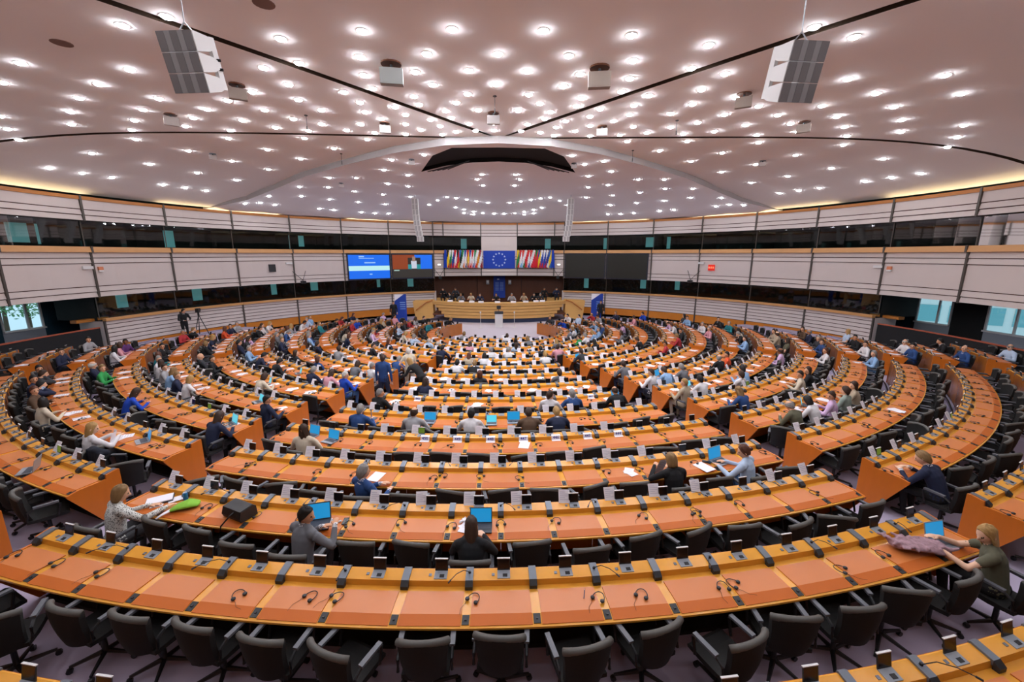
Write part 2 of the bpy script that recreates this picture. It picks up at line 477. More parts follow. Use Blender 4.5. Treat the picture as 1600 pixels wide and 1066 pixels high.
# ------------------------------------------------------------------ ceiling
ceiling = struct(empty('ceiling', (0, 0, 0)))
CC = (0.0, -8.2)
def sector(b0, b1, name='ceiling_panel'):
    """b = bearing from south, + towards the left of the hall"""
    mb = MB(); na = max(6, int(abs(b1 - b0) / 4)); nr = 18
    vs = []; g = .10
    for j in range(na + 1):
        b = radians(b0 + (b1 - b0) * j / na)
        d = Vector((-sin(b), -cos(b)))
        # distance to the outer rim circle about (0,-7.5)
        ox, oy = CC[0], CC[1] + 7.5
        bq = ox * d.x + oy * d.y; cq = ox * ox + oy * oy - 19.75 ** 2
        L = -bq + sqrt(bq * bq - cq)
        off = 0.0
        if j == 0: off = g
        if j == na: off = -g
        nrm = Vector((-cos(b), sin(b)))
        for i in range(nr + 1):
            t = i / nr
            r = .25 + (L - .25) * (1 - (1 - t) ** 1.6)
            x, y = CC[0] + d.x * r + nrm.x * off, CC[1] + d.y * r + nrm.y * off
            vs.append((x, y, ceil_z(x, y)))
    w = nr + 1
    fs = [(j * w + i, j * w + i + 1, (j + 1) * w + i + 1, (j + 1) * w + i) for j in range(na) for i in range(nr)]
    mb.add(vs, fs, M_CEIL)
    # the two visible edges of the sector, .14 deep
    for j in (0, na):
        e = [vs[j * w + i] for i in range(w)]
        mb.add(e + [(x, y, z + .16) for x, y, z in e], [(i, i + 1, w + i + 1, w + i) for i in range(w - 1)], M_GROOVE)
    return mb.obj(name, ceiling, smooth=False)
for b0, b1 in ((-38, 38), (38, 87), (-87, -38), (87, 155), (-155, -87)):
    o = sector(b0, b1)
    o.data.polygons.foreach_set('use_smooth', [True] * len(o.data.polygons))
mb = MB()
for b in (-87, -38, 38, 87):
    bb = radians(b); d = Vector((-sin(bb), -cos(bb))); nrm = Vector((-cos(bb), sin(bb)))
    vs = []
    for i in range(25):
        r = 20.0 * i / 24
        for s in (-.3, .3):
            x, y = CC[0] + d.x * r + nrm.x * s, CC[1] + d.y * r + nrm.y * s
            vs.append((x, y, ceil_z(x, y) + .15))
    mb.add(vs, [(2 * i, 2 * i + 1, 2 * i + 3, 2 * i + 2) for i in range(24)], M_GROOVE)
mb.obj('groove_back', ceiling)
# lower canopy over the podium half, with the black lighting slot
edge = [(-17.6, 2.2), (-14.9, 2.0), (-12.6, .7), (-9.5, -2.2), (-6.6, -4.8), (-4.0, -7.0), (-1.9, -8.2), (0, -8.55)]
edge = edge + [(-x, y) for x, y in edge[:-1][::-1]]
rim = []
a_r = degrees(atan2(17.6, 2.2 + 7))
for i in range(1, 40):
    a = a_r + (-2 * a_r) * i / 40
    rim.append((19.62 * sin(radians(a)), -7 + 19.62 * cos(radians(a))))
outer = edge + rim
hole = [(-1.7, -7.85), (0, -7.95), (1.7, -7.85), (2.6, -6.6), (3.65, -3.3), (2.3, -4.7), (1.1, -5.4), (0, -5.6), (-1.1, -5.4), (-2.3, -4.7), (-3.65, -3.3), (-2.6, -6.6)]
def inside(p, poly):
    c = False; j = len(poly) - 1
    for i in range(len(poly)):
        if (poly[i][1] > p[1]) != (poly[j][1] > p[1]) and p[0] < (poly[j][0] - poly[i][0]) * (p[1] - poly[i][1]) / (poly[j][1] - poly[i][1]) + poly[i][0]:
            c = not c
        j = i
    return c
def can_z(x, y): 
    return max(ceil_z(x, y) - .24, 7.09)
pts = [Vector(p) for p in outer + hole]
no = len(outer); nh = len(hole)
edges = [(i, (i + 1) % no) for i in range(no)] + [(no + i, no + (i + 1) % nh) for i in range(nh)]
for ix in range(-19, 20):
    for iy in range(-9, 13):
        p = (ix + .5 * (iy % 2), iy)
        if inside(p, outer) and not inside(p, hole):
            pts.append(Vector(p))
v2, e2, f2, _, _, _ = delaunay_2d_cdt(pts, edges, [], 0, 1e-5)
vs = [(v.x, v.y, can_z(v.x, v.y)) for v in v2]
fs = []
for f in f2:
    cx = sum(v2[i].x for i in f) / len(f); cy = sum(v2[i].y for i in f) / len(f)
    if inside((cx, cy), outer) and not inside((cx, cy), hole):
        fs.append(tuple(f))
mb = MB(); mb.add(vs, fs, M_CANOPY)
can = mb.obj('canopy_panel', ceiling, smooth=True)
mb = MB()
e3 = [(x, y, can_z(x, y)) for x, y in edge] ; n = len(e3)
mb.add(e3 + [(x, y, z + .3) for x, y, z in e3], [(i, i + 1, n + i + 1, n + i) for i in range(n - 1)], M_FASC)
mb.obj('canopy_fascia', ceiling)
mb = MB()
h3 = [(x, y, can_z(x, y)) for x, y in hole]
mb.add(h3 + [(x, y, z + .5) for x, y, z in h3], [(i, (i + 1) % nh, nh + (i + 1) % nh, nh + i) for i in range(nh)], M_BLACK)
mb.add([(x, y, can_z(x, y) + .16) for x, y in hole], [tuple(range(nh))], M_BLACK)
mb.obj('lighting_slot', ceiling)
for i in range(5):
    mb = MB()
    for s in (-1, 1):
        mb.tube([(s * (3.3 - i * .25), -3.55 - .14 * i, 8.2 + .02), (s * (1.6 - i * .1), -5.25 - .14 * i, 8.24)], .02, M_DARK, 4)
    mb.obj('slot_slat', ceiling)
# cove lamps hidden behind the wall top; some stretches added to brighten the ceiling
for i, (a0, a1) in enumerate(((-112, -79), (-36, -18), (18, 36), (46, 72), (79, 112), (-70, -50))):
    mb = arc_board(a0, a1, 6.93, 6.97, -.12, -.12, M_COVE, .22, 10)
    o = mb.obj('cove_lamp', ceiling)
# ------------------------------------------------------------------ desks
SEATS = []      # every place: dict(k, block, i, n, th, z, RL)
def blocks(k):
    out = []
    if k <= 9:
        h = 17.2 if k <= 3 else (16.0 if k == 4 else 14.4)
        out.append(('centre', -h, h, max(3, 17 - k) if k < 5 else max(3, 16 - k)))
        if k >= 0:
            for s, nm in ((-1, 'left'), (1, 'right')):
                a0, a1 = sorted((s * 20.6, s * 53.5))
                out.append((nm, a0, a1, int(RL(k) * radians(32.9) / .715)))
    elif k <= 13:
        h = 53.0 if k < 13 else 46
        out.append(('centre', -h, h, max(3, int(RL(k) * radians(2 * h) / .68))))
    if 0 <= k <= 12:
        for s, nm in ((-1, 'left wing'), (1, 'right wing')):
            a0, a1 = sorted((s * 57.6, s * WEND[k]))
            out.append((nm, a0, a1, max(3, int(RL(k) * radians(WEND[k] - 57.6) / .70))))
    return out
ROWN = {k: ordw(k + 2) for k in range(-1, 14)}
ROWN[-1] = 'nearest'
def rowname(k, block):
    if k == -1: return 'nearest row'
    return ROWN[k] + ' row from gallery'
BL = {'centre': 'centre block', 'left': 'left block', 'right': 'right block', 'left wing': 'left wing', 'right wing': 'right wing'}

def sweep(profile, k, a0, a1, nseg, m, origin, mcap=None, closed=True, mats=None):
    """profile: (u inward from lip, z above the row floor)"""
    mb = MB(); n = len(profile); R0 = RL(k); z0 = FZ(k)
    vs = []
    for j in range(nseg + 1):
        a = a0 + (a1 - a0) * j / nseg
        for u, z in profile:
            vs.append(P(R0 - u, a, z0 + z) - origin)
    for i in range(n if closed else n - 1):
        i2 = (i + 1) % n
        fs = [(j * n + i, j * n + i2, (j + 1) * n + i2, (j + 1) * n + i) for j in range(nseg)]
        mb.add(vs, fs, mats[i] if mats else m)
    mb.add(vs, [tuple(range(n)), tuple(range(nseg * n, nseg * n + n))[::-1]], mcap or m)
    return mb

TOP = [(0, .70), (0, .722), (.03, .728), (.14, .748), (.52, .748), (.52, .715), (.12, .70)]
RISER = [(.51, .742), (.522, .815), (.665, .842), (.68, .835), (.68, .742)]
FRONT = [(.665, .835), (.685, .835), (.685, .05), (.655, .05)]
PLINTH = [(.42, 0), (.42, .05), (.665, .05), (.665, 0)]
ENDP = [(-.008, .695), (-.008, .724), (.03, .734), (.14, .756), (.50, .756), (.512, .828), (.665, .856), (.70, .848), (.70, .02), (.40, .02)]

def block_mesh():
    mb = MB(); w = .042
    front = [(.465, .745), (.465, .80), (.51, .857), (.53, .745)]
    # local frame: x tangential, y inward
    mb.prism([(u, z) for u, z in ((.455, .748), (.455, .79), (.505, .832), (.505, .748))], 'x', -w, w, M_DARK)
    mb.prism([(.505, .78), (.505, .833), (.668, .864), (.688, .853), (.688, .78)], 'x', -w, w, M_GREY)
    return mb.mesh('microphone_block')
ME_BLOCK = block_mesh()
def socket_mesh():
    mb = MB()
    mb.prism([(.032, .729), (.032, .736), (.132, .755), (.132, .746)], 'x', -.036, .036, M_DARK)
    mb.box((0, .08, .748), (.022, .02, .012), M_CHAIRP)
    return mb.mesh('socket_plate')
ME_SOCK = socket_mesh()
def mic_mesh(bend):
    mb = MB()
    pts = [(0, .60, .85), (0, .58, .88), (bend * .06, .54, .935), (bend * .13, .45, .965), (bend * .18, .36, .97)]
    mb.tube(pts, .0045, M_CHAIRP, 5)
    mb.tube([pts[-1], (bend * .20, .32, .968)], .009, M_CHAIRP, 6)
    mb.lathe([(.016, 0), (.014, .02)], M_CHAIRP, 8, c=(0, .60, .85))
    return mb.mesh('gooseneck_microphone')
ME_MIC = [mic_mesh(1), mic_mesh(-1), mic_mesh(.2)]
def term_meshes(lit):
    b = MB()
    b.prism([(.540, .812), (.540, .826), (.648, .847), (.648, .834)], 'x', -.072, .072, M_LGREY)
    b.prism([(.555, .828), (.555, .8325), (.592, .840), (.592, .835)], 'x', -.012, .040, M_CHAIRP)
    s = MB()
    m = lit or M_SCREEN
    s.prism([(.638, .846), (.664, .972), (.673, .972), (.648, .844)], 'x', -.072, .072, M_DARK)
    s.quad((-.064, .6395, .858), (.064, .6395, .858), (.064, .6615, .964), (-.064, .6615, .964), m)
    s.prism([(.661, .972), (.661, .980), (.679, .980), (.679, .972)], 'x', -.074, .074, M_WHITE)
    return b.mesh('keypad'), s.mesh('flip_screen')
M_LITG = mat('terminal lit green', '2E3A10', .3, emit=hexc('6C8A2E'), es=.5)
ME_KEY, ME_SCR = term_meshes(None)
_, ME_SCRL = term_meshes(M_LITG)
def term_far():
    mb = MB()
    mb.prism([(.540, .812), (.540, .826), (.648, .847), (.648, .834)], 'x', -.072, .072, M_LGREY)
    mb.prism([(.638, .846), (.664, .978), (.677, .978), (.650, .844)], 'x', -.074, .074, M_SCREEN)
    return mb.mesh('flip_screen')
ME_TERMF = term_far()
def button_mesh():
    mb = MB(); mb.prism([(.575, .823), (.575, .830), (.606, .836), (.606, .829)], 'x', -.016, .016, M_GREY)
    return mb.mesh('call_button')
ME_BTN = button_mesh()
PADC = {}
def pad_mesh(k, dth):
    key = (k, round(dth, 4))
    if key in PADC: return PADC[key]
    mb = MB(); R0 = RL(k); h = radians(dth) / 2; g = .048
    def xw(u): return (R0 - u) * math.tan(h) - g
    prof = [(.024, .7285), (.14, .7535), (.435, .7545)]
    def ring(z): return [(s * xw(u), u, zz + z) for u, zz in prof for s in (-1, 1)]
    t, b = ring(.004), ring(-.012)
    mb.add(t, [(0, 1, 3, 2)], M_PADF)
    mb.add(t, [(2, 3, 5, 4)], M_PAD)
    vs = t + b
    mb.add(vs, [(0, 6, 7, 1), (4, 5, 11, 10), (0, 2, 8, 6), (2, 4, 10, 8), (1, 7, 9, 3), (3, 9, 11, 5)], M_PADF)
    PADC[key] = mb.mesh('leather_pad')
    return PADC[key]

for k in range(-1, 14):
    for bname, a0, a1, n in blocks(k):
        am = (a0 + a1) / 2; dth = (a1 - a0) / n
        origin = P(RL(k) - .4, am, FZ(k))
        root = empty('curved_desk', origin)
        wing = 'wing' in bname
        tag(root, 'curved orange desk of the %s, %s' % (BL[bname], rowname(k, bname)), 'desk', 'curved desks of the hemicycle')
        nseg = n * (3 if k > 8 else 2)
        sweep(TOP, k, a0, a1, nseg, M_WOOD, origin).obj('worktop', root)
        sweep(RISER, k, a0, a1, nseg, M_WOOD, origin).obj('riser', root)
        # the timber front is laid up of one board per place
        for i in range(n):
            sweep(FRONT, k, a0 + dth * i + .02, a0 + dth * (i + 1) - .02, 3, M_WOODF, origin).obj('front_board', root)
        sweep(PLINTH, k, a0 + .3, a1 - .3, nseg, M_BLACKW, origin).obj('plinth', root)
        for a, s in ((a0, -1), (a1, 1)):
            mb = MB(); mb.prism(ENDP, 'x', -.018, .018, M_WOODO)
            c = P(RL(k), a, FZ(k)) - origin
            mb.obj('end_panel', root, loc=c, rz=radians(a))
        near = k <= 3 or (bname in ('left', 'right') and k <= 4)
        for i in range(n + 1):
            a = a0 + dth * i
            if i == 0: a += degrees(.06 / RL(k))
            if i == n: a -= degrees(.06 / RL(k))
            c = P(RL(k), a, FZ(k)) - origin
            place('microphone_block', ME_BLOCK, root, c, radians(a))
            if k <= 7: place('socket_plate', ME_SOCK, root, c, radians(a))
            if i % 2 == 0 and k <= 5 and 0 < i < n:
                place('gooseneck_microphone', ME_MIC[rng.choice((0, 1, 2))], root, c, radians(a))
        for i in range(n):
            a = a0 + dth * (i + .5)
            c = P(RL(k), a, FZ(k)) - origin
            place('leather_pad', pad_mesh(k, dth), root, c, radians(a))
            ct = P(RL(k), a + degrees(.03 / RL(k)), FZ(k)) - origin
            lit = rng.random() < (.0 if k < 1 else .10)
            if near:
                t = place('voting_terminal', ME_KEY, root, ct, radians(a))
                place('flip_screen', ME_SCRL if lit else ME_SCR, t)
                place('call_button', ME_BTN, root, P(RL(k), a - degrees(.09 / RL(k)), FZ(k)) - origin, radians(a))
            else:
                place('voting_terminal', ME_TERMF, root, ct, radians(a))
            SEATS.append(dict(k=k, b=bname, i=i, n=n, th=a, z=FZ(k), R=RL(k), person=None))
def seat_words(s):
    """which place: counted along the row"""
    side = s['b'].split()[0]
    if side == 'left': num, frm = s['n'] - s['i'], 'aisle'
    else: num, frm = s['i'] + 1, ('left end' if side == 'centre' else 'aisle')
    return 'place %s from %s, %s, %s' % (ordw(num) if 0 else ordw(num), frm, rowname(s['k'], s['b']).replace(' from gallery', ''), BL[s['b']])

# ------------------------------------------------------------------ chairs
def chair_parts():
    back = MB(); nx, nz = 8, 6
    # curved padded back, open side towards the sitter (+y)
    def bp(i, j, t):
        s = i / nx * 2 - 1; v = j / nz
        w = .205 + .045 * v
        x = s * w * (1 - .05 * abs(s) ** 3)
        y = -.235 - .06 * v + .075 * s * s - .02 * sin(pi * v) + t * (1 - .25 * s * s)
        z = .44 + .455 * v - .03 * (s * s) * v + .012 * (1 - s * s) * (v > .99)
        return (x, y, z)
    F = [bp(i, j, .035) for j in range(nz + 1) for i in range(nx + 1)]
    B = [bp(i, j, -.035) for j in range(nz + 1) for i in range(nx + 1)]
    w = nx + 1; o = len(F)
    ff = [(j * w + i, j * w + i + 1, (j + 1) * w + i + 1, (j + 1) * w + i) for j in range(nz) for i in range(nx)]
    back.add(F + B, [tuple(reversed(f)) for f in ff] + [tuple(o + q for q in f) for f in ff], M_CHAIR)
    per = [(i, i + 1) for i in range(nx)] + [(nz * w + i + 1, nz * w + i) for i in range(nx)] + [(j * w, (j + 1) * w)[::-1] for j in range(nz)] + [(j * w + nx, (j + 1) * w + nx) for j in range(nz)]
    back.add(F + B, [(a, b, o + b, o + a) for a, b in per], M_CHAIR)
    ridge = [bp(i, nz, 0) for i in range(nx + 1)]
    back.tube([(x, y, z - .004) for x, y, z in ridge], .034, M_CHAIRT, 8)
    seat = MB()
    pf = [(-.21, .43), (-.21, .475), (-.1, .465), (.1, .465), (.20, .475), (.245, .45), (.24, .42), (0, .405)]
    seat.prism(pf, 'x', -.225, .225, M_CHAIR)
    arm = MB()
    arm.tube([(0, -.20, .50), (0, -.185, .62), (0, -.10, .665), (0, .13, .668), (0, .165, .64), (0, .12, .46)], .016, M_CHAIRP, 6)
    arm.box((0, .02, .682), (.05, .27, .026), M_ARM)
    colm = MB(); colm.lathe([(.06, .40), (.06, .36), (.025, .35), (.025, .12), (.045, .10)][::-1], M_CHAIRP, 10)
    base = MB()
    for q in range(5):
        a = 2 * pi * q / 5 + .3
        d = Vector((cos(a), sin(a), 0))
        base.tube([d * .03 + Vector((0, 0, .105)), d * .29 + Vector((0, 0, .075))], [.026, .016], M_CHAIRP, 6)
        base.tube([d * .295 + Vector((-d.y, d.x, 0)) * .018 + Vector((0, 0, .03)), d * .295 - Vector((-d.y, d.x, 0)) * .018 + Vector((0, 0, .03))], .03, M_CHAIRP, 8)
    return back.mesh('backrest', True), seat.mesh('seat'), arm.mesh('armrest'), colm.mesh('gas_column', True), base.mesh('star_base')
ME_CB, ME_CS, ME_CA, ME_CC, ME_CBASE = chair_parts()
def make_chair(s, off, rot, label):
    p = P(s['R'] + off, s['th'], s['z'])
    r = empty('swivel_chair', p, radians(s['th']) + rot)
    tag(r, label, 'chair', 'black swivel armchairs along the desks')
    place('backrest', ME_CB, r); place('seat', ME_CS, r)
    place('armrest', ME_CA, r, (-.255, 0, 0)); place('armrest', ME_CA, r, (.255, 0, 0))
    place('gas_column', ME_CC, r); place('star_base', ME_CBASE, r)
    return r
CAMP = Vector((0, -24.21, CAM_Z))
def in_view(p, m=.1):
    d = Vector(p) - CAMP
    yw, pt = radians(1.73), radians(11.73)
    x = d.x * cos(yw) - d.y * sin(yw); y = d.x * sin(yw) + d.y * cos(yw)
    fw = y * cos(pt) - d.z * sin(pt); up = y * sin(pt) + d.z * cos(pt)
    if fw < .2: return False
    return abs(x / fw) < 800 / 650 + m and abs(up / fw) < 533 / 650 + m
# ------------------------------------------------------------------ people
SKINS = [mat('skin %d' % i, c, .55, spec=.3) for i, c in enumerate(('E3B08F', 'D9A07C', 'C98B66', 'E8BC9E', '8A5A3C'))]
HAIRS = {n: mat('hair ' + n, c, .6, noise=.35, scale=45, stretch=(1, 1, .12), bump=.9) for n, c in dict(black='15110F', brown='3B2618', auburn='5B3320', blond='B08A52', dblond='8A6B42', grey='8E8A86', white='CFCBC4').items()}
CLOTH = {n: mat('cloth ' + n, c, .85, noise=.12, scale=14, bump=.15) for n, c in dict(navy='1B2440', black='17181B', charcoal='33353A', grey='6F7075', lightgrey='A3A3A6', white='E2E0E2', cream='D3C6B0', beige='B4A48C', blue='24477E', royal='1446B8', sky='8FB4DC', pale='BCD0E8', teal='1F7F88', green='2E9A4E', olive='5E5C48', red='B03038', pink='D99AA6', orange='E0552A', purple='5B2F6E', lilac='D8B8DC', sage='93A095', brown='5A4330').items()}
M_SHOE = mat('shoe', '141312', .4); M_EYE = mat('eye dark', '1A1412', .4); M_LIP = mat('lips', 'A8615A', .5)
M_TROU = {n: mat('trousers ' + n, c, .85) for n, c in dict(navy='1A2138', black='141416', grey='55575C', jeans='4A6C95', beige='A79A82').items()}
M_PRINT = None
def print_mat():
    m = bpy.data.materials.new('speckled print'); m.use_nodes = True
    nt = m.node_tree; b = nt.nodes['Principled BSDF']; b.inputs['Roughness'].default_value = .85
    tc = nt.nodes.new('ShaderNodeTexCoord'); v = nt.nodes.new('ShaderNodeTexVoronoi'); v.inputs['Scale'].default_value = 55
    cr = nt.nodes.new('ShaderNodeValToRGB')
    cr.color_ramp.elements[0].position = .30; cr.color_ramp.elements[0].color = (*hexc('3C3D38'), 1)
    cr.color_ramp.elements[1].position = .42; cr.color_ramp.elements[1].color = (*hexc('D9DAD4'), 1)
    nt.links.new(tc.outputs['Object'], v.inputs['Vector']); nt.links.new(v.outputs['Distance'], cr.inputs[0]); nt.links.new(cr.outputs[0], b.inputs['Base Color'])
    return m
CLOTH['print'] = print_mat()

class Iso:
    """closed islands with a tag per vertex; fused into one skin by a voxel remesh"""
    def __init__(s): s.v = []; s.f = []; s.t = []
    def tube(s, pts, rad, tg, n=10, flat=1.0, side=None):
        pts = [Vector(p) for p in pts]
        rad = [r if isinstance(r, tuple) else (r, r * flat) for r in rad]
        # rounded ends
        d0 = (pts[0] - pts[1]).normalized(); d1 = (pts[-1] - pts[-2]).normalized()
        P_ = [pts[0] + d0 * min(rad[0]) * .8, pts[0] + d0 * min(rad[0]) * .45] + pts + [pts[-1] + d1 * min(rad[-1]) * .45, pts[-1] + d1 * min(rad[-1]) * .8]
        R_ = [tuple(x * .35 for x in rad[0]), tuple(x * .8 for x in rad[0])] + rad + [tuple(x * .8 for x in rad[-1]), tuple(x * .35 for x in rad[-1])]
        # finer rings along the limb keep the clothing borders sharp
        P2, R2_ = [], []
        for i in range(len(P_) - 1):
            q_ = max(1, int((P_[i + 1] - P_[i]).length / .03))
            for j in range(q_):
                w_ = j / q_
                P2.append(P_[i].lerp(P_[i + 1], w_)); R2_.append(tuple(x * (1 - w_) + y * w_ for x, y in zip(R_[i], R_[i + 1])))
        P_, R_ = P2 + [P_[-1]], R2_ + [R_[-1]]
        o = len(s.v)
        for i, p in enumerate(P_):
            t = (P_[min(i + 1, len(P_) - 1)] - P_[max(i - 1, 0)]).normalized()
            ref = Vector(side) if side is not None else (Vector((1, 0, 0)) if abs(t.x) < .9 else Vector((0, 1, 0)))
            a = (ref - t * ref.dot(t)).normalized(); b = t.cross(a)
            for q in range(n):
                an = 2 * pi * q / n
                s.v.append(p + a * cos(an) * R_[i][0] + b * sin(an) * R_[i][1]); s.t.append(tg)
        m = len(P_)
        for i in range(m - 1):
            for q in range(n):
                s.f.append((o + i * n + q, o + i * n + (q + 1) % n, o + (i + 1) * n + (q + 1) % n, o + (i + 1) * n + q))
        s.f.append(tuple(o + q for q in range(n))[::-1]); s.f.append(tuple(o + (m - 1) * n + q for q in range(n)))
    def ball(s, M, tg, fn=None, nu=14, nv=10):
        o = len(s.v)
        s.v.append(M @ Vector((0, 0, 1))); s.t.append(tg)
        for j in range(1, nv):
            ph = pi * j / nv
            for i in range(nu):
                th = 2 * pi * i / nu
                v = Vector((sin(ph) * sin(th), sin(ph) * cos(th), cos(ph)))
                if fn: v = fn(v)
                s.v.append(M @ v); s.t.append(tg)
        s.v.append(M @ Vector((0, 0, -1))); s.t.append(tg)
        e = len(s.v) - 1
        for i in range(nu):
            s.f.append((o, o + 1 + i, o + 1 + (i + 1) % nu))
            s.f.append((e, e - nu + (i + 1) % nu, e - nu + i))
        for j in range(nv - 2):
            for i in range(nu):
                a = o + 1 + j * nu + i; b = o + 1 + j * nu + (i + 1) % nu
                s.f.append((a, a + nu, b + nu, b))
    def fuse(s, name, vox, ntag, smooth=2):
        me = bpy.data.meshes.new('t'); me.from_pydata(s.v, [], s.f)
        ob = bpy.data.objects.new('t', me); COL.objects.link(ob)
        md = ob.modifiers.new('r', 'REMESH'); md.mode = 'VOXEL'; md.voxel_size = vox
        if smooth:
            sm = ob.modifiers.new('s', 'SMOOTH'); sm.factor = .5; sm.iterations = smooth
        dg = bpy.context.evaluated_depsgraph_get()
        out = bpy.data.meshes.new_from_object(ob.evaluated_get(dg))
        out.name = name
        bpy.data.objects.remove(ob); bpy.data.meshes.remove(me)
        kd = kdtree.KDTree(len(s.v))
        for i, v in enumerate(s.v): kd.insert(v, i)
        # denser tag samples along faces
        kd.balance()
        idx = [s.t[kd.find(p.center)[1]] for p in out.polygons]
        out.materials.clear()
        for i in range(ntag): out.materials.append(None)
        out.polygons.foreach_set('material_index', idx)
        out.polygons.foreach_set('use_smooth', [True] * len(idx))
        return out
def ik(a, b, l1, l2, pole):
    a, b = Vector(a), Vector(b); d = b - a; L = d.length
    if L > (l1 + l2) * .995:
        b = a + d * ((l1 + l2) * .995 / L); d = b - a; L = d.length
    x = (l1 * l1 - l2 * l2 + L * L) / (2 * L)
    h = sqrt(max(l1 * l1 - x * x, 1e-6))
    u = d / L; pv = Vector(pole); pv = (pv - u * pv.dot(u)).normalized()
    return a + u * x + pv * h, b

def body(name, vox=.022, lean=12, twist=0, hy=0, hp=10, hr=0, L=(-.16, .42, .80), Rr=(.16, .42, .80), stand=False, female=False, bare=False, cross=False, armdown=False, legdir=0):
    """sitting figure: pelvis above (0,0), facing +y; L / Rr are wrist targets"""
    S = Iso(); w = .92 if female else 1.0
    SK, TP, TR, SH, IN, EY, LP = range(7)
    zp = .95 if stand else .525
    pel = Vector((0, 0, zp))
    ln = radians(lean)
    def sp(t):          # point on the spine
        a = ln * (.45 + .55 * t)
        return pel + Vector((0, sin(a) * .48 * t, cos(a) * .48 * t))
    tw = radians(twist)
    def rot(v): return Vector((v.x * cos(tw) - v.y * sin(tw), v.x * sin(tw) + v.y * cos(tw), v.z))
    c = [sp(t) for t in (-.12, 0, .22, .45, .70, .86, .95, 1.0)]
    sd = (cos(tw), sin(tw), 0)
    S.tube(c, [(.155 * w, .11), (.172 * w, .122), (.152 * w, .112), (.158 * w, .115), (.182 * w, .118), (.178 * w, .10), (.115 * w, .08), (.07, .065)], TP, 16, side=sd)
    nb = sp(1.0)
    fwd = Vector((0, sin(ln * .8), cos(ln * .8)))
    S.tube([nb - Vector((0, 0, .02)), nb + fwd * .03], [.062, .057], IN, 12)
    ht = nb + fwd * .026 + Vector((0, .014, 0))
    S.tube([nb, ht + Vector((0, 0, .03))], [.05, .048], SK, 12)
    HM = Matrix.Translation(ht) @ Matrix.Rotation(radians(hy) + tw, 4, 'Z') @ Matrix.Rotation(radians(-hp), 4, 'X') @ Matrix.Rotation(radians(hr), 4, 'Y')
    hc = Matrix.Translation((0, .012, .118))
    def headf(v):
        k = 1.0
        if v.z < 0:                     # jaw narrows
            k = 1 + .28 * v.z
        return Vector((v.x * .076 * k, v.y * .096 * (1 + .05 * v.z), v.z * .122))
    S.ball(HM @ hc, SK, lambda v: headf(v), 28, 20)
    S.v[-1] = HM @ hc @ Vector((0, .03, -.118))     # chin
    # ball() ends with a raw unit pole: repair the two poles
    n_ = 28 * 19 + 2
    S.v[len(S.v) - n_] = HM @ hc @ Vector((0, 0, .122))
    for x in (-1, 1):
        S.tube([HM @ hc @ Vector((x * .074, -.005, .018)), HM @ hc @ Vector((x * .080, -.012, -.028))], [(.008, .018), (.007, .013)], SK, 8, side=HM.to_3x3() @ Vector((1, 0, 0)))
        S.tube([HM @ hc @ Vector((x * .030, .083, .008)), HM @ hc @ Vector((x * .031, .0865, .008))], [.007, .006], EY, 8)
    S.tube([HM @ hc @ Vector((0, .090, .012)), HM @ hc @ Vector((0, .112, -.028))], [.009, .014], SK, 8)
    S.tube([HM @ hc @ Vector((-.022, .083, -.058)), HM @ hc @ Vector((.022, .083, -.058))], [.008, .008], LP, 8)
    # arms
    for sx, tgt in ((-1, L), (1, Rr)):
        sh = sp(.88) + rot(Vector((sx * .185 * w, 0, .0)))
        S.tube([nb + Vector((0, -.005, .01)), sp(.97) + rot(Vector((sx * .09 * w, 0, .0))), sh + Vector((0, 0, .012))], [.05, .055, .055], TP, 12)
        tgt = rot(Vector(tgt)) if not stand else Vector(tgt)
        el, wr = ik(sh, tgt, .285, .255, rot(Vector((sx * .75, -.35, -.75))))
        S.tube([sp(.90) + rot(Vector((sx * .12 * w, 0, .0))), sh, sh.lerp(el, .5)] + ([] if bare else [el]), [.072, .070 * (.92 if female else 1), .055] + ([] if bare else [.046]), TP, 12)
        if bare:
            S.tube([sh.lerp(el, .5), sh.lerp(el, .62), el, wr], [.03, .041, .039, .027], SK, 10)
        else:
            S.tube([el, el.lerp(wr, .5), wr], [.047, .042, .034], TP, 12)
            S.tube([wr, wr + (wr - el).normalized() * .012], [.031, .030], IN, 10)
        d = (wr - el).normalized(); d = (d + Vector((0, 0, -d.z * .7))).normalized() if not armdown else d
        up = Vector((0, 0, 1)) if abs(d.z) < .8 else Vector((0, 1, 0))
        ac = d.cross(up).normalized(); nn = ac.cross(d)
        pm = wr + d * .05
        S.tube([wr + d * .005, pm, wr + d * .095], [(.026, .02), (.041, .017), (.040, .014)], SK, 10, side=ac)
        for q, (o_, fl) in enumerate(((-.031, .066), (-.011, .078), (.010, .073), (.029, .056))):
            b0 = wr + d * .092 + ac * o_
            m1 = b0 + d * fl * .5 - nn * .006; m2 = b0 + d * fl * .92 - nn * .026
            S.tube([b0, m1, m2], [.0095, .009, .0075], SK, 6)
        th0 = wr + d * .035 - ac * sx * .03
        S.tube([th0, th0 + d * .035 - ac * sx * .026, th0 + d * .068 - ac * sx * .030 - nn * .01], [.014, .011, .009], SK, 6)
    # legs
    for sx in (-1, 1):
        hip = pel + Vector((sx * .088, .0, -.02))
        if stand:
            kn = hip + Vector((sx * .02, .03 + .05 * sx * legdir, -.42)); an = kn + Vector((sx * .0, -.03 - .06 * sx * legdir, -.42))
        else:
            kn = hip + Vector((sx * .05, .42, .01)); an = kn + Vector((-sx * .02, -.06 if not cross else .02, -.42))
            if cross and sx > 0:
                kn = hip + Vector((-.06, .41, .10)); an = kn + Vector((-.16, .10, -.34))
            if legdir and not cross:
                q = radians(legdir); r2 = lambda v: Vector((v.x * cos(q) - v.y * sin(q), v.x * sin(q) + v.y * cos(q), v.z))
                kn = pel + r2(kn - pel); an = pel + r2(an - pel)
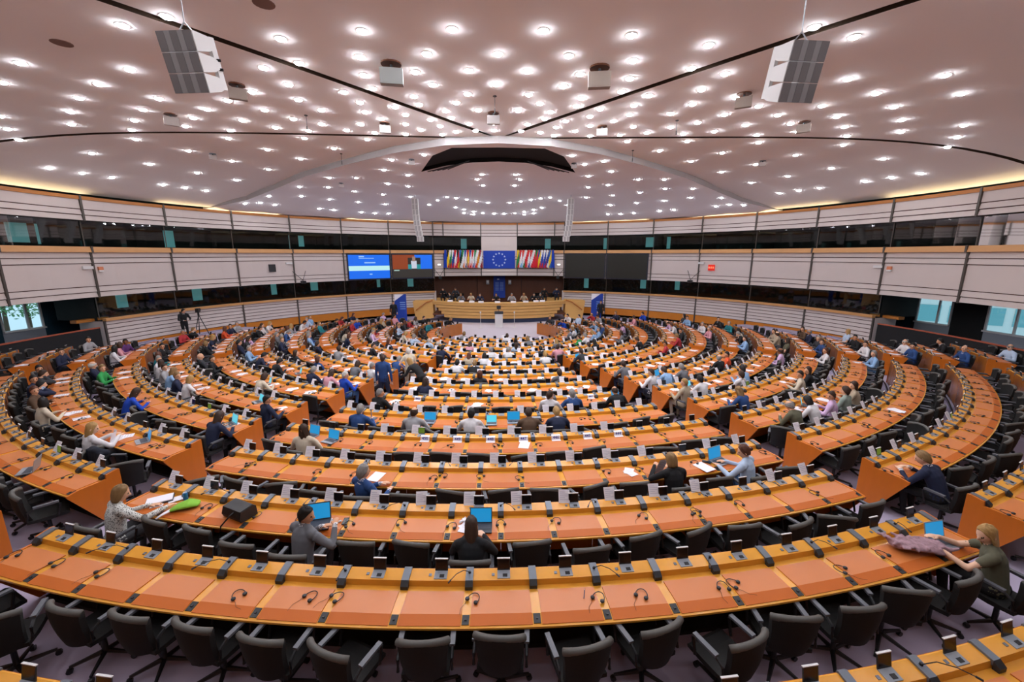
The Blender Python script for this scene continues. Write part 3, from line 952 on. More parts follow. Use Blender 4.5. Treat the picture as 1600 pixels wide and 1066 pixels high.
        S.tube([hip - Vector((0, .03, 0)) if not stand else hip + Vector((0, 0, .04)), hip.lerp(kn, .4), kn], [.092, .085, .06], TR, 12)
        S.tube([kn, kn.lerp(an, .35), an], [.06, .056, .040], TR, 12)
        fd = Vector((0, 1, 0)) if not legdir or stand else Vector((-sin(radians(legdir)), cos(radians(legdir)), 0))
        fl = Vector((an.x, an.y, max(an.z - .06, .045)))
        S.tube([fl - fd * .05, fl + fd * .06, fl + fd * .16], [(.038, .042), (.044, .036), (.036, .024)], SH, 10, side=fd.cross(Vector((0, 0, 1))))
        S.tube([an, fl], [.036, .036], TR if not (female and bare) else SK, 8)
    me = S.fuse(name, vox, 7)
    return me, HM
def hair_mesh(name, style):
    """in head space (origin at the top of the neck)"""
    mb = MB(); nu, nv = 28, 14
    R_ = random.Random(len(style) * 7 + 3)
    cx = Vector((0, .006, .121))
    vs = []
    for j in range(nv + 1):
        for i in range(nu):
            az = 2 * pi * i / nu                      # 0 = face side
            f = cos(az)
            fr = max(0, f)
            if style == 'short': lim = 56 + 92 * (1 - (f + 1) / 2) ** 1.15
            elif style == 'fringe': lim = 46 + 98 * (1 - (f + 1) / 2) ** 1.0
            else: lim = 50 + 62 * min(1, (1 - f) * 1.05)
            if style == 'thin': lim = 78 + 50 * (1 - f) / 2
            if style == 'crop': lim = 54 + 90 * (1 - (f + 1) / 2)
            ph = radians(lim) * j / nv
            if style == 'thin': ph = radians(62 + (lim - 62) * j / nv)
            infl = 1.07 + .03 * sin(5 * az + j) * (style != 'crop')
            if style in ('long', 'bob', 'wavy'): infl += .01
            p = Vector((sin(ph) * sin(az) * .079 * infl, sin(ph) * cos(az) * .098 * infl, cos(ph) * .126 * infl))
            drop = {'long': .20, 'bob': .06, 'wavy': .19}.get(style, 0)
            if drop and f < .45 and j >= nv - 6:
                q = (j - (nv - 6)) / 6
                side = min(1, (.45 - f) / .5)
                p.z -= drop * q * side
                p.x *= 1 + (.16 if style != 'long' else -.04) * q * side
                p.y += .02 * q * side * (f < 0)
                if style == 'wavy': p.x += .014 * sin(9 * q + i); p.y += .012 * cos(8 * q + 2 * i)
            p.x += R_.uniform(-.0035, .0035); p.y += R_.uniform(-.0035, .0035); p.z += R_.uniform(-.003, .003)
            vs.append(p + cx)
    fs = [(j * nu + i, j * nu + (i + 1) % nu, (j + 1) * nu + (i + 1) % nu, (j + 1) * nu + i) for j in range(nv) for i in range(nu)]
    # thickness: an inner layer joined along the hem
    o = len(vs)
    inner = [cx + (v - cx) * .93 for v in vs]
    fs2 = [tuple(o + q for q in f)[::-1] for f in fs]
    rim_ = [(nv * nu + i, nv * nu + (i + 1) % nu, o + nv * nu + (i + 1) % nu, o + nv * nu + i) for i in range(nu)]
    mb.add(vs + inner, fs + fs2 + rim_, HAIRS['brown'])
    if style == 'bun':
        mb2 = Iso(); mb2.ball(Matrix.Translation(cx + Vector((0, -.115, .03))) @ Matrix.Diagonal((.035, .035, .035, 1)), 0)
        mb.add(mb2.v, mb2.f, HAIRS['brown'])
    return mb.mesh(name, True)
HAIR_ME = {s: hair_mesh('hair', s) for s in ('short', 'fringe', 'crop', 'thin', 'long', 'bob', 'wavy', 'bun')}
POSES = {}
def pose(name, **kw):
    POSES[name] = (kw, {})
pose('type', lean=16, hp=16)
pose('read', lean=24, hp=30, L=(-.12, .40, .80), Rr=(.20, .36, .80))
pose('upright', lean=4, hp=2, L=(-.13, .30, .68), Rr=(.13, .30, .68))
pose('back', lean=-14, hp=4, L=(-.12, .22, .66), Rr=(.10, .24, .66), cross=True)
pose('turnl', lean=8, hy=55, twist=14, hp=4, L=(-.20, .34, .80), Rr=(.10, .34, .80))
pose('turnr', lean=8, hy=-55, twist=-14, hp=4, L=(-.10, .34, .80), Rr=(.20, .34, .80))
pose('chin', lean=22, hp=8, L=(-.10, .34, .80), Rr=(.07, .26, 1.02))
pose('fwoman', lean=14, hp=18, female=True, bare=True)
pose('fturn', lean=8, hy=45, twist=10, hp=6, female=True, L=(-.18, .36, .80), Rr=(.1, .34, .80))
pose('fread', lean=22, hp=28, female=True)
pose('fback', lean=-10, hp=0, hy=-30, female=True, bare=True, L=(-.1, .24, .68), Rr=(.1, .24, .68), cross=True)
pose('stand', stand=True, lean=2, hp=6, L=(-.26, .06, .80), Rr=(.26, .06, .80), armdown=True, legdir=.5)
pose('standtalk', stand=True, lean=6, hp=10, hy=30, L=(-.16, .26, 1.05), Rr=(.12, .30, 1.08), legdir=.5)
pose('standw', stand=True, lean=5, hp=16, female=True, bare=True, L=(-.20, .16, 1.0), Rr=(.24, .05, .84), armdown=True)
pose('bend', stand=True, lean=50, hp=24, female=True, L=(-.18, .62, .95), Rr=(.16, .64, .95))
# individual poses of the people near the gallery
pose('near_reach', lean=10, hp=14, hy=-22, twist=-18, female=True, L=(-.05, .42, .78), Rr=(.26, .50, .80))
pose('near_suit', lean=14, hp=6, hy=-62, twist=-22, L=(-.06, .36, .82), Rr=(.24, .34, .94))
pose('near_lap', lean=12, hp=22, female=True, L=(-.10, .42, .80), Rr=(.15, .42, .80))
pose('near_blond', lean=14, hp=18, hy=42, twist=30, female=True, bare=True, L=(-.14, .50, .84), Rr=(.10, .52, .88))
pose('near_blue', lean=-4, hp=2, hy=-14, twist=-30, L=(-.02, .32, .78), Rr=(.22, .30, .74), cross=True)
pose('near_news', lean=10, hp=16, hy=14, female=True, L=(-.16, .40, .90), Rr=(.14, .38, .86))
pose('near_shirt', lean=12, hp=14, hy=36, twist=28, L=(-.16, .44, .80), Rr=(.12, .44, .80), legdir=-35)
pose('near_navy', lean=26, hp=24, hy=16, L=(-.16, .48, .80), Rr=(.06, .46, .82))
pose('near_mag', lean=4, hp=12, hy=-30, female=True, L=(-.14, .40, .86), Rr=(.16, .40, .88), cross=True)
def get_pose(name, hi):
    kw, cache = POSES[name]
    key = 'hi' if hi else 'lo'
    if key not in cache:
        cache[key] = body('person', vox=.0115 if hi else .021, **kw)
    return cache[key]
FEM = {'fwoman', 'fturn', 'fread', 'fback', 'standw', 'bend'}
NPEOPLE = [0]
def person(loc, rz, pz, top, hair, hcol, label, trous='black', skin=0, inner=None, hi=False, group=None, scale=1.0):
    me, HM = get_pose(pz, hi)
    o = place('person', me, None, loc, rz)
    o.scale = (scale,) * 3
    ms = (SKINS[skin], CLOTH[top], M_TROU[trous], M_SHOE, CLOTH[inner] if inner else CLOTH[top], M_EYE, M_LIP)
    for i, m in enumerate(ms):
        o.material_slots[i].link = 'OBJECT'; o.material_slots[i].material = m
    tag(o, label, 'person', group or 'people in the hemicycle')
    if hair != 'bald':
        h = place('hair', HAIR_ME[hair], o)
        h.matrix_local = HM
        h.material_slots[0].link = 'OBJECT'; h.material_slots[0].material = HAIRS[hcol]
    NPEOPLE[0] += 1
    return o
HN = {'black': 'black', 'brown': 'brown', 'auburn': 'auburn', 'blond': 'blond', 'dblond': 'dark blond', 'grey': 'grey', 'white': 'white'}
TN = {'sky': 'sky blue', 'pale': 'pale blue', 'lightgrey': 'light grey', 'royal': 'bright blue', 'print': 'speckled', 'sage': 'grey green'}

def cam_ray(px, py):
    x = (px - 800) / 650; y = (py - 533) / 650
    c_, s_ = cos(radians(11.73)), sin(radians(11.73))
    f, dn = c_ - s_ * y, s_ + c_ * y
    yw = radians(1.73)
    return Vector((x * cos(yw) + f * sin(yw), -x * sin(yw) + f * cos(yw), -dn))
def seat_at(px, py, h=1.22, kmax=13, only=None):
    """the free place whose sitter's head is seen in that direction"""
    d = cam_ray(px, py).normalized(); best = None
    for s in SEATS:
        if s['person'] or s['k'] > kmax: continue
        if only and not only(s): continue
        q = P(s['R'] + .18, s['th'], s['z'] + h) - CAMP
        e = (q - d * q.dot(d)).length / q.length
        if best is None or e < best[0]: best = (e, s)
    return best[1]
# ---- people measured from the photograph: where the head is seen, clothing, hair, pose
NEAR = [
 # px, py, pose, top, hair, hcol, trousers, skin, inner, label
 (182, 790, 'near_reach', 'print', 'bob', 'dblond', 'grey', 0, None, 'woman in speckled blouse with dark blond bob reaching over her papers'),
 (463, 808, 'near_suit', 'grey', 'short', 'black', 'grey', 1, 'white', 'man in grey suit looking aside beside the open dark laptop'),
 (748, 848, 'near_lap', 'black', 'long', 'brown', 'black', 3, None, 'woman in black with long dark hair typing on a laptop'),
 (1545, 850, 'near_blond', 'olive', 'long', 'blond', 'black', 3, None, 'woman in olive shirt with long blond hair holding a phone'),
 (554, 748, 'near_blue', 'blue', 'short', 'grey', 'navy', 0, 'white', 'grey-haired man in blue suit leaning back with legs crossed'),
 (1045, 736, 'near_news', 'black', 'bob', 'dblond', 'black', 0, None, 'woman in black jacket reading a newspaper'),
 (1155, 720, 'near_shirt', 'pale', 'bun', 'auburn', 'jeans', 0, None, 'man in pale blue shirt and jeans with hair tied back'),
 (480, 688, 'fturn', 'cream', 'wavy', 'brown', 'black', 1, None, 'woman in cream top with long wavy dark hair'),
 (122, 690, 'near_mag', 'white', 'long', 'blond', 'grey', 3, None, 'blond woman in white blouse holding open magazine'),
 (337, 663, 'fread', 'navy', 'long', 'brown', 'black', 0, None, 'long-haired woman in navy jacket before a teal laptop'),
 (203, 622, 'fread', 'royal', 'long', 'brown', 'black', 1, None, 'woman in bright blue jacket bending over her desk'),
 (1450, 722, 'near_navy', 'navy', 'fringe', 'dblond', 'black', 3, 'white', 'man in navy suit hunched over the end of the desk'),
 (1256, 642, 'read', 'olive', 'thin', 'grey', 'beige', 0, None, 'balding man in olive jacket at his desk'),
 (1292, 622, 'turnl', 'lilac', 'short', 'brown', 'navy', 1, None, 'man in lilac shirt reaching for his desk'),
 (1292, 646, 'fread', 'white', 'bob', 'black', 'black', 1, None, 'dark-haired woman in white blouse sitting low'),
 (1315, 608, 'upright', 'sage', 'short', 'brown', 'navy', 0, None, 'man in grey green shirt sitting upright'),
 (1346, 618, 'fturn', 'beige', 'long', 'brown', 'black', 0, None, 'long-haired woman in beige cardigan'),
 (540, 655, 'type', 'blue', 'short', 'grey', 'navy', 0, None, 'grey-haired man in mid blue jacket'),
 (663, 648, 'type', 'lightgrey', 'thin', 'brown', 'jeans', 0, None, 'man in light grey shirt before blue laptop'),
 (757, 642, 'type', 'white', 'short', 'black', 'navy', 0, None, 'broad man in white shirt before pale laptop'),
 (805, 657, 'read', 'brown', 'short', 'brown', 'black', 0, None, 'brown-haired person bent low behind the laptop'),
 (880, 652, 'read', 'navy', 'short', 'blond', 'navy', 0, 'white', 'fair-haired man in navy jumper reading sheets'),
 (893, 618, 'type', 'blue', 'short', 'grey', 'navy', 0, 'white', 'grey-haired man in blue suit holding a sheet'),
 (973, 613, 'read', 'black', 'thin', 'brown', 'black', 1, None, 'bald man in black suit beside blue laptop'),
 (575, 615, 'turnr', 'black', 'short', 'grey', 'black', 1, None, 'man in black jacket turned aside'),
 (398, 633, 'turnr', 'navy', 'short', 'black', 'black', 1, None, 'dark-haired man in navy suit at aisle end'),
 (394, 595, 'fread', 'cream', 'bob', 'brown', 'black', 0, None, 'brown-haired woman in cream jacket'),
 (383, 553, 'turnr', 'sky', 'short', 'grey', 'black', 0, None, 'man in sky blue shirt sitting sideways'),
 (429, 580, 'read', 'black', 'short', 'black', 'black', 1, None, 'dark-haired man in black'),
 (481, 583, 'type', 'navy', 'short', 'grey', 'navy', 0, None, 'man in navy jacket'),
 (503, 592, 'fread', 'pink', 'long', 'brown', 'black', 0, None, 'woman in pink top'),
 (525, 593, 'turnr', 'royal', 'short', 'white', 'jeans', 0, None, 'white-haired man in bright blue shirt'),
 (313, 565, 'back', 'charcoal', 'bald', 'grey', 'black', 0, None, 'bald man leaning back in charcoal'),
 (312, 576, 'turnr', 'black', 'short', 'brown', 'black', 0, None, 'man in black jacket'),
 (265, 595, 'turnr', 'navy', 'short', 'dblond', 'black', 0, 'pale', 'fair-haired man in navy jacket over pale shirt'),
 (249, 585, 'turnr', 'lightgrey', 'short', 'brown', 'black', 0, None, 'man in light grey shirt'),
 (229, 583, 'fturn', 'white', 'long', 'brown', 'black', 0, None, 'woman in white with long brown hair'),
 (240, 566, 'turnr', 'white', 'short', 'grey', 'grey', 0, None, 'grey-haired man in white shirt'),
 (235, 538, 'turnr', 'black', 'short', 'black', 'black', 1, 'white', 'man in black suit'),
 (145, 546, 'turnr', 'lightgrey', 'short', 'black', 'black', 1, None, 'man in light grey shirt'),
 (150, 568, 'back', 'navy', 'thin', 'white', 'black', 0, None, 'white-haired man in navy'),
 (156, 578, 'turnr', 'green', 'short', 'dblond', 'black', 0, None, 'person in bright green shirt'),
 (88, 543, 'turnr', 'navy', 'short', 'brown', 'black', 0, None, 'man in navy jacket'),
 (46, 572, 'turnr', 'black', 'short', 'black', 'black', 1, None, 'man in black suit'),
 (40, 580, 'chin', 'charcoal', 'short', 'brown', 'black', 0, None, 'man in charcoal suit'),
 (24, 590, 'turnr', 'navy', 'short', 'black', 'black', 1, None, 'dark-haired man in navy'),
 (34, 600, 'chin', 'navy', 'short', 'black', 'navy', 0, 'pale', 'man in navy jacket resting his chin'),
 (43, 620, 'turnr', 'brown', 'short', 'auburn', 'black', 0, None, 'auburn-haired person in brown'),
 (46, 634, 'fturn', 'cream', 'bob', 'black', 'black', 0, None, 'dark-haired woman in sleeveless cream top'),
 (170, 545, 'fturn', 'white', 'long', 'black', 'black', 1, None, 'woman in white'),
 (181, 538, 'fturn', 'pink', 'bob', 'brown', 'black', 0, None, 'woman in pink'),
 (187, 527, 'turnr', 'purple', 'short', 'black', 'navy', 4, None, 'man in purple'),
 (1358, 545, 'turnl', 'white', 'short', 'brown', 'black', 0, None, 'man in white shirt'),
 (1365, 555, 'fturn', 'sky', 'bob', 'grey', 'jeans', 0, None, 'woman in sky blue'),
 (1427, 542, 'turnl', 'blue', 'short', 'black', 'navy', 0, None, 'man in blue suit'),
 (1415, 537, 'turnl', 'white', 'thin', 'white', 'grey', 0, None, 'white-haired man in white'),
 (1507, 545, 'turnl', 'blue', 'bald', 'grey', 'navy', 0, 'white', 'bald man in blue suit'),
 (1476, 533, 'chin', 'black', 'short', 'black', 'black', 1, 'white', 'man in black suit holding his chin'),
 (1586, 546, 'turnl', 'pale', 'thin', 'grey', 'navy', 0, None, 'man in pale blue shirt'),
 (1336, 530, 'turnl', 'black', 'short', 'black', 'black', 1, None, 'man in black suit'),
 (1290, 528, 'turnl', 'blue', 'short', 'brown', 'navy', 0, None, 'man in blue jacket'),
 (1280, 540, 'turnl', 'charcoal', 'short', 'grey', 'black', 0, None, 'man in charcoal'),
 (1240, 582, 'turnl', 'cream', 'short', 'black', 'black', 1, None, 'man in cream shirt'),
 (1256, 587, 'fturn', 'black', 'long', 'brown', 'black', 0, None, 'woman in black'),
 (1173, 578, 'type', 'sky', 'short', 'black', 'black', 1, None, 'dark-haired man in sky blue shirt'),
 (1137, 557, 'turnl', 'orange', 'short', 'black', 'black', 1, None, 'person in orange shirt'),
 (1163, 532, 'fturn', 'sky', 'bob', 'brown', 'black', 0, None, 'person in sky blue shirt'),
 (1092, 597, 'type', 'white', 'short', 'black', 'black', 4, None, 'black-haired person in white shirt'),
 (1080, 608, 'turnl', 'beige', 'short', 'blond', 'beige', 0, None, 'fair-haired man in beige suit'),
 (1068, 577, 'type', 'grey', 'short', 'grey', 'grey', 0, None, 'man in grey suit'),
 (1045, 570, 'read', 'sky', 'short', 'brown', 'navy', 0, None, 'man bowed in sky blue shirt'),
 (977, 573, 'type', 'grey', 'short', 'brown', 'navy', 0, None, 'man in grey blue suit'),
 (1012, 600, 'turnl', 'white', 'short', 'brown', 'navy', 0, None, 'person in white shirt'),
 (918, 552, 'type', 'charcoal', 'short', 'brown', 'black', 0, None, 'man in charcoal'),
 (860, 548, 'type', 'white', 'short', 'blond', 'black', 0, None, 'blond person in white'),
 (900, 523, 'turnl', 'green', 'short', 'brown', 'black', 0, None, 'person in green jacket'),
 (942, 522, 'turnl', 'sky', 'short', 'grey', 'navy', 0, None, 'man in sky blue'),
 (1213, 517, 'fturn', 'beige', 'long', 'brown', 'black', 0, None, 'woman in beige'),
 (1222, 535, 'fback', 'olive', 'long', 'brown', 'beige', 0, None, 'woman in olive'),
 (1258, 514, 'fturn', 'brown', 'long', 'brown', 'black', 0, None, 'woman in brown'),
 (1110, 512, 'turnl', 'pink', 'short', 'grey', 'navy', 0, None, 'man in pink shirt'),
 (1100, 504, 'turnl', 'white', 'short', 'grey', 'navy', 0, None, 'man in white shirt'),
 (1078, 498, 'turnl', 'sky', 'short', 'brown', 'navy', 0, None, 'man in sky blue shirt'),
 (563, 512, 'turnr', 'royal', 'short', 'grey', 'navy', 0, None, 'man in bright blue'),
 (645, 513, 'fturn', 'red', 'short', 'grey', 'black', 0, None, 'person in red'),
 (675, 508, 'turnr', 'teal', 'short', 'brown', 'black', 0, None, 'person in teal'),
 (633, 528, 'fread', 'cream', 'bob', 'blond', 'black', 0, None, 'blond woman in cream'),
 (687, 550, 'type', 'navy', 'short', 'black', 'black', 1, None, 'man in navy suit'),
 (702, 573, 'type', 'white', 'short', 'black', 'black', 0, None, 'man in white shirt'),
 (611, 555, 'read', 'blue', 'short', 'grey', 'navy', 0, None, 'man in blue suit'),
 (555, 570, 'fread', 'grey', 'bob', 'brown', 'black', 0, None, 'woman in grey'),
 (430, 520, 'back', 'grey', 'short', 'grey', 'grey', 0, None, 'man leaning back in grey'),
 (480, 502, 'turnr', 'pale', 'short', 'grey', 'navy', 0, None, 'man in pale blue shirt'),
 (372, 515, 'turnr', 'lightgrey', 'short', 'grey', 'grey', 0, None, 'man in light grey jacket'),
 (376, 540, 'back', 'navy', 'short', 'black', 'jeans', 0, None, 'man in navy'),
 (349, 508, 'fturn', 'orange', 'long', 'auburn', 'black', 0, None, 'woman in orange'),
 (358, 507, 'turnr', 'navy', 'short', 'brown', 'black', 0, None, 'man in navy suit'),
]
HI = {'near_reach', 'near_suit', 'near_lap', 'near_blond', 'near_blue', 'near_news', 'near_shirt', 'near_navy', 'near_mag'}
def sit(s, pz, top, hair, hcol, trous, skin, inner, label, hi=False):
    back = .32 if pz in ('back', 'fback') else (.42 if pz == 'near_lap' else .26)
    loc = P(s['R'] + back, s['th'], s['z'])
    s['person'] = True
    o = person(loc, radians(s['th']), pz, top, hair, hcol, label, trous, skin, inner, hi)
    return o
for i, (px, py, pz, top, hair, hcol, tr, sk, inn, lab) in enumerate(NEAR):
    s = seat_at(px, py, h=1.12, kmax=12)
    if len(lab.split()) <= 5 or i > 24:
        lab = lab + ', ' + seat_words(s).replace('place ', 'place ')
    words = lab.split()
    sit(s, pz, top, hair, hcol, tr, sk, inn, ' '.join(words[:16]), hi=pz in HI)
# everyone else further down the hall
TOPS = ['navy', 'navy', 'black', 'charcoal', 'white', 'white', 'lightgrey', 'grey', 'blue', 'cream', 'sky', 'pale', 'red', 'teal', 'pink', 'beige', 'royal', 'lilac', 'olive', 'white', 'black']
seat_pool = [s for s in SEATS if not s['person']]
def occ(s):
    k = s['k']
    if k < 3: return 0
    if 'wing' in s['b']: return .30 if k < 5 else (.42 if k < 10 else .5)
    if s['b'] in ('left', 'right'): return 0 if k < 4 else (.12 if k < 6 else .24)
    return 0 if k < 5 else (.16 if k < 7 else (.26 if k < 10 else .34))
for s in seat_pool:
    if NPEOPLE[0] >= 285: break
    q = P(s['R'], s['th'], s['z'] + 1.1)
    if rng.random() < occ(s) and in_view(q, 0):
        fem = rng.random() < .4
        top = rng.choice(TOPS)
        right = s['th'] > 30
        left = s['th'] < -30
        if fem:
            pz = rng.choice(['fwoman', 'fread', 'fturn', 'fback']); hair = rng.choice(['long', 'bob', 'wavy', 'long']); hc = rng.choice(['brown', 'blond', 'black', 'auburn', 'dblond', 'brown'])
        else:
            pz = rng.choice(['type', 'read', 'upright', 'back', 'turnl', 'turnr', 'chin']); hair = rng.choice(['short', 'short', 'fringe', 'crop', 'thin']); hc = rng.choice(['brown', 'black', 'grey', 'grey', 'white', 'brown', 'dblond'])
        lab = '%s in %s with %s hair, %s' % ('woman' if fem else 'man', TN.get(top, top), HN[hc], seat_words(s))
        sit(s, pz, top, hair, hc, rng.choice(['black', 'navy', 'grey']), rng.choice([0, 0, 0, 1, 1, 2, 3, 4]), 'white' if (not fem and top in ('navy', 'black', 'charcoal', 'blue', 'grey')) else None, ' '.join(lab.split()[:16]))
# standing figures in the aisles
def stand(x, y, z, face, pz, top, hair, hc, lab, tr='black', sk=0, inner=None):
    return person((x, y, z), face, pz, top, hair, hc, lab, tr, sk, inner)
def floor_z(x, y):
    r = hypot(x, y); k = round((20.72 - .07 - r) / 1.375)
    return FZ(max(-1, min(13, k)))
def on_floor(px, py, k):
    d = cam_ray(px, py); t = (FZ(k) - CAM_Z) / d.z
    return CAMP + d * t
for px, py, k, face, pz, top, hair, hc, lab, tr, inner in (
    (642, 617, 7, 20, 'standw', 'cream', 'short', 'white', 'white-haired woman in cream outfit standing in the left aisle', 'beige', None),
    (602, 634, 6, -10, 'stand', 'blue', 'short', 'brown', 'man in blue suit standing with his back to the gallery', 'navy', None),
    (660, 632, 6, 60, 'bend', 'black', 'long', 'blond', 'blond woman in black jacket bending over a desk', 'black', None),
    (1003, 632, 4, 15, 'standtalk', 'charcoal', 'short', 'brown', 'man in charcoal suit standing in the right aisle', 'black', 'white')):
    p = on_floor(px, py, k)
    if pz == 'standtalk': continue
    stand(p.x, p.y, FZ(k), radians(face), pz, top, hair, hc, lab, tr, 0, inner)

# ------------------------------------------------------------------ chairs at every place in view, nearest 300 one by one
cs = [s for s in SEATS if in_view(P(s['R'] + .2, s['th'], s['z'] + .7), .12)]
cs.sort(key=lambda s: (P(s['R'], s['th'], s['z']) - CAMP).length)
def chair_label(s):
    st = 'occupied' if s['person'] else 'empty'
    w = seat_words(s).replace('place ', '')
    return ('%s black swivel armchair, %s' % (st, w))
for s in cs[:300]:
    if s['person']:
        off, rot = .32, rng.uniform(-.12, .12)
    else:
        off = rng.choice((.02, .06, .10, .16, .22)) + rng.uniform(-.03, .03); rot = rng.gauss(0, .18)
        if rng.random() < .10: rot += rng.choice((-.9, .9)); off = .34
    make_chair(s, off, rot, chair_label(s))
stuff = MB()
for s in cs[300:]:
    M_ = Matrix.Translation(P(s['R'] + .16, s['th'], s['z'])) @ Matrix.Rotation(radians(s['th']), 4, 'Z')
    for me, x in ((ME_CB, 0), (ME_CS, 0), (ME_CA, -.255), (ME_CA, .255), (ME_CC, 0)):
        ms = list(me.materials); o = len(stuff.v)
        stuff.v += [tuple(M_ @ (v.co + Vector((x, 0, 0)))) for v in me.vertices]
        for p in me.polygons:
            stuff.f.append([o + q for q in p.vertices]); stuff.m.append(stuff.mi(ms[p.material_index]))
o = stuff.obj('far_swivel_chairs')
tag(o, 'black swivel armchairs along the innermost rows and far wings', 'chairs', kind='stuff')

# ------------------------------------------------------------------ headsets, cards, papers, laptops
def headset_meshes():
    band = MB(); pts = []
    for i in range(13):
        a = pi * (i / 12) * 1.15 - .12 * pi / 2
        pts.append((cos(a) * .062, sin(a) * .088 + .02, .008 + .003 * sin(a)))
    band.tube(pts, .0048, M_CHAIRP, 5)
    cord = MB()
    cord.tube([(-.058, .0, .006), (-.05, -.06, .003), (-.06, -.13, .003), (-.03, -.2, .003)], .0018, M_CHAIRP, 4)
    cup = MB(); cup.lathe([(.018, 0), (.023, .006), (.023, .018), (.014, .024)], M_DARK, 10)
    return band.mesh('headband', True), cup.mesh('ear_cup', True), cord.mesh('cord')
ME_HB, ME_EC, ME_CORD = headset_meshes()
def headset_one():
    mb = MB()
    for me, off in ((ME_HB, (0, 0, 0)), (ME_EC, (-.056, .0, 0)), (ME_EC, (.05, -.005, 0))):
        mb.add([Vector(v.co) + Vector(off) for v in me.vertices], [tuple(p.vertices) for p in me.polygons], M_CHAIRP)
    return mb.mesh('headset')
ME_HS1 = headset_one()
nh_ = 0
def desk_pt(s, x, u, z=.762):
    """point on the worktop: x along the desk, u inward from the lip"""
    return P(s['R'] - u, s['th'] + degrees(x / s['R']), s['z'] + z)
for s in cs:
    if nh_ >= 260: break
    if rng.random() > (.86 if s['k'] <= 3 else .75): continue
    x = rng.choice((-.33, -.33, .28, .05, -.28)) + rng.uniform(-.04, .04)
    if s['person']: x = -.33
    u = rng.uniform(.20, .32)
    p = desk_pt(s, x, u); a = radians(s['th']) + rng.uniform(-.9, .9)
    lab = 'black headset on desk at ' + seat_words(s)
    if s['k'] <= 3:
        h = place('headset', ME_HB, None, p, a)
        place('ear_cup', ME_EC, h, (-.056, 0, 0)); place('ear_cup', ME_EC, h, (.05, -.005, 0)); place('cord', ME_CORD, h)
    else:
        h = place('headset', ME_HS1, None, p, a)
    tag(h, lab, 'headset', 'black headsets lying on the desks'); nh_ += 1
def card_mesh():
    mb = MB()
    mb.prism([(0, 0), (.095, .165), (.10, .163), (.006, 0)], 'x', -.082, .082, M_PAPER)
    for i in range(5):
        z = .132 - i * .023; w = .062 if i % 3 else .04
        y = .095 * z / .165 - .0012
        mb.quad((-.065, y - .0006, z), (-.065 + 2 * w, y - .0006, z), (-.065 + 2 * w, y + .0028, z + .006), (-.065, y + .0028, z + .006), M_INK)
    return mb.mesh('place_card')
ME_CARD = card_mesh()
nc_ = 0
for s in cs:
    if nc_ >= 295: break
    k = s['k']
    if k < 1: continue
    if s['b'] == 'right' and k <= 2 and s['i'] > 5: continue
    if s['b'] == 'left' and k <= 2 and s['n'] - s['i'] > 5: continue
    if k == 3 and s['b'] == 'centre' and (s['i'] < 3 or s['i'] > 10): continue
    if rng.random() < .1: continue
    p = desk_pt(s, -.115, .632, .842)
    c = place('place_card', ME_CARD, None, p, radians(s['th']) + rng.uniform(-.12, .12))
    tag(c, 'white printed card standing at ' + seat_words(s), 'card', 'white cards standing along the desk risers'); nc_ += 1
# numbered sheets hanging over the riser of the fifth and sixth rows
def text_mesh(txt, size, m):
    cu = bpy.data.curves.new('t', 'FONT'); cu.body = txt; cu.size = size; cu.align_x = 'CENTER'; cu.align_y = 'CENTER'; cu.offset = size * .02
    ob = bpy.data.objects.new('t', cu); COL.objects.link(ob)
    me = bpy.data.meshes.new_from_object(ob.evaluated_get(bpy.context.evaluated_depsgraph_get()))
    bpy.data.objects.remove(ob)
    me.materials.clear(); me.materials.append(m)
    return me
def numbered(s, num):
    mb = MB(); mb.prism([(.42, .763), (.494, .765), (.506, .838), (.56, .850), (.56, .846), (.511, .834), (.50, .758), (.42, .758)], 'x', -.095, .095, M_PAPER)
    p = P(s['R'], s['th'] + degrees(.14 / s['R']), s['z'])
    c = mb.obj('number_sheet', None, p, radians(s['th']))
    tag(c, 'white sheet printed %s over riser, %s' % (num, seat_words(s)), 'sheet', 'numbered sheets on the desk risers')
    t = place('number', text_mesh(num, .085, M_INKB), c, (0, .4985, .803))
    t.rotation_euler = (radians(84), 0, 0)
row3 = [s for s in SEATS if s['k'] == 3 and s['b'] == 'centre']
for q, num in enumerate(('450', '449', '448', '447', '446', '445', '444')):
    numbered(row3[4 + q], num)
row4 = [s for s in SEATS if s['k'] == 5 and s['b'] == 'centre']
for i, num in ((1, '440'), (7, '443'), (8, '442'), (9, '441')):
    numbered(row4[i], num)
# papers in front of sitters and strewn over the far rows
def paper_mesh(n, w, h):
    mb = MB(); r = random.Random(n)
    for i in range(n):
        a = r.uniform(-.5, .5); cx, cy = r.uniform(-.05, .05), r.uniform(-.04, .04)
        mb.box((cx, cy, .002 + .003 * i), (w, h, .002), M_PAPER, rz=a)
        for q in range(4):
            R_ = Matrix.Rotation(a, 3, 'Z')
            c = [Vector((cx, cy, .0032 + .003 * i)) + R_ @ Vector(v) for v in ((-w * .38, h * (.3 - .15 * q), 0), (w * .3, h * (.3 - .15 * q), 0), (w * .3, h * (.33 - .15 * q), 0), (-w * .38, h * (.33 - .15 * q), 0))]
            mb.add(c, [(0, 1, 2, 3)], M_INK)
    return mb.mesh('papers')
ME_PAP = [paper_mesh(1, .21, .297), paper_mesh(2, .21, .297), paper_mesh(3, .21, .29), paper_mesh(2, .16, .22)]
np_ = 0
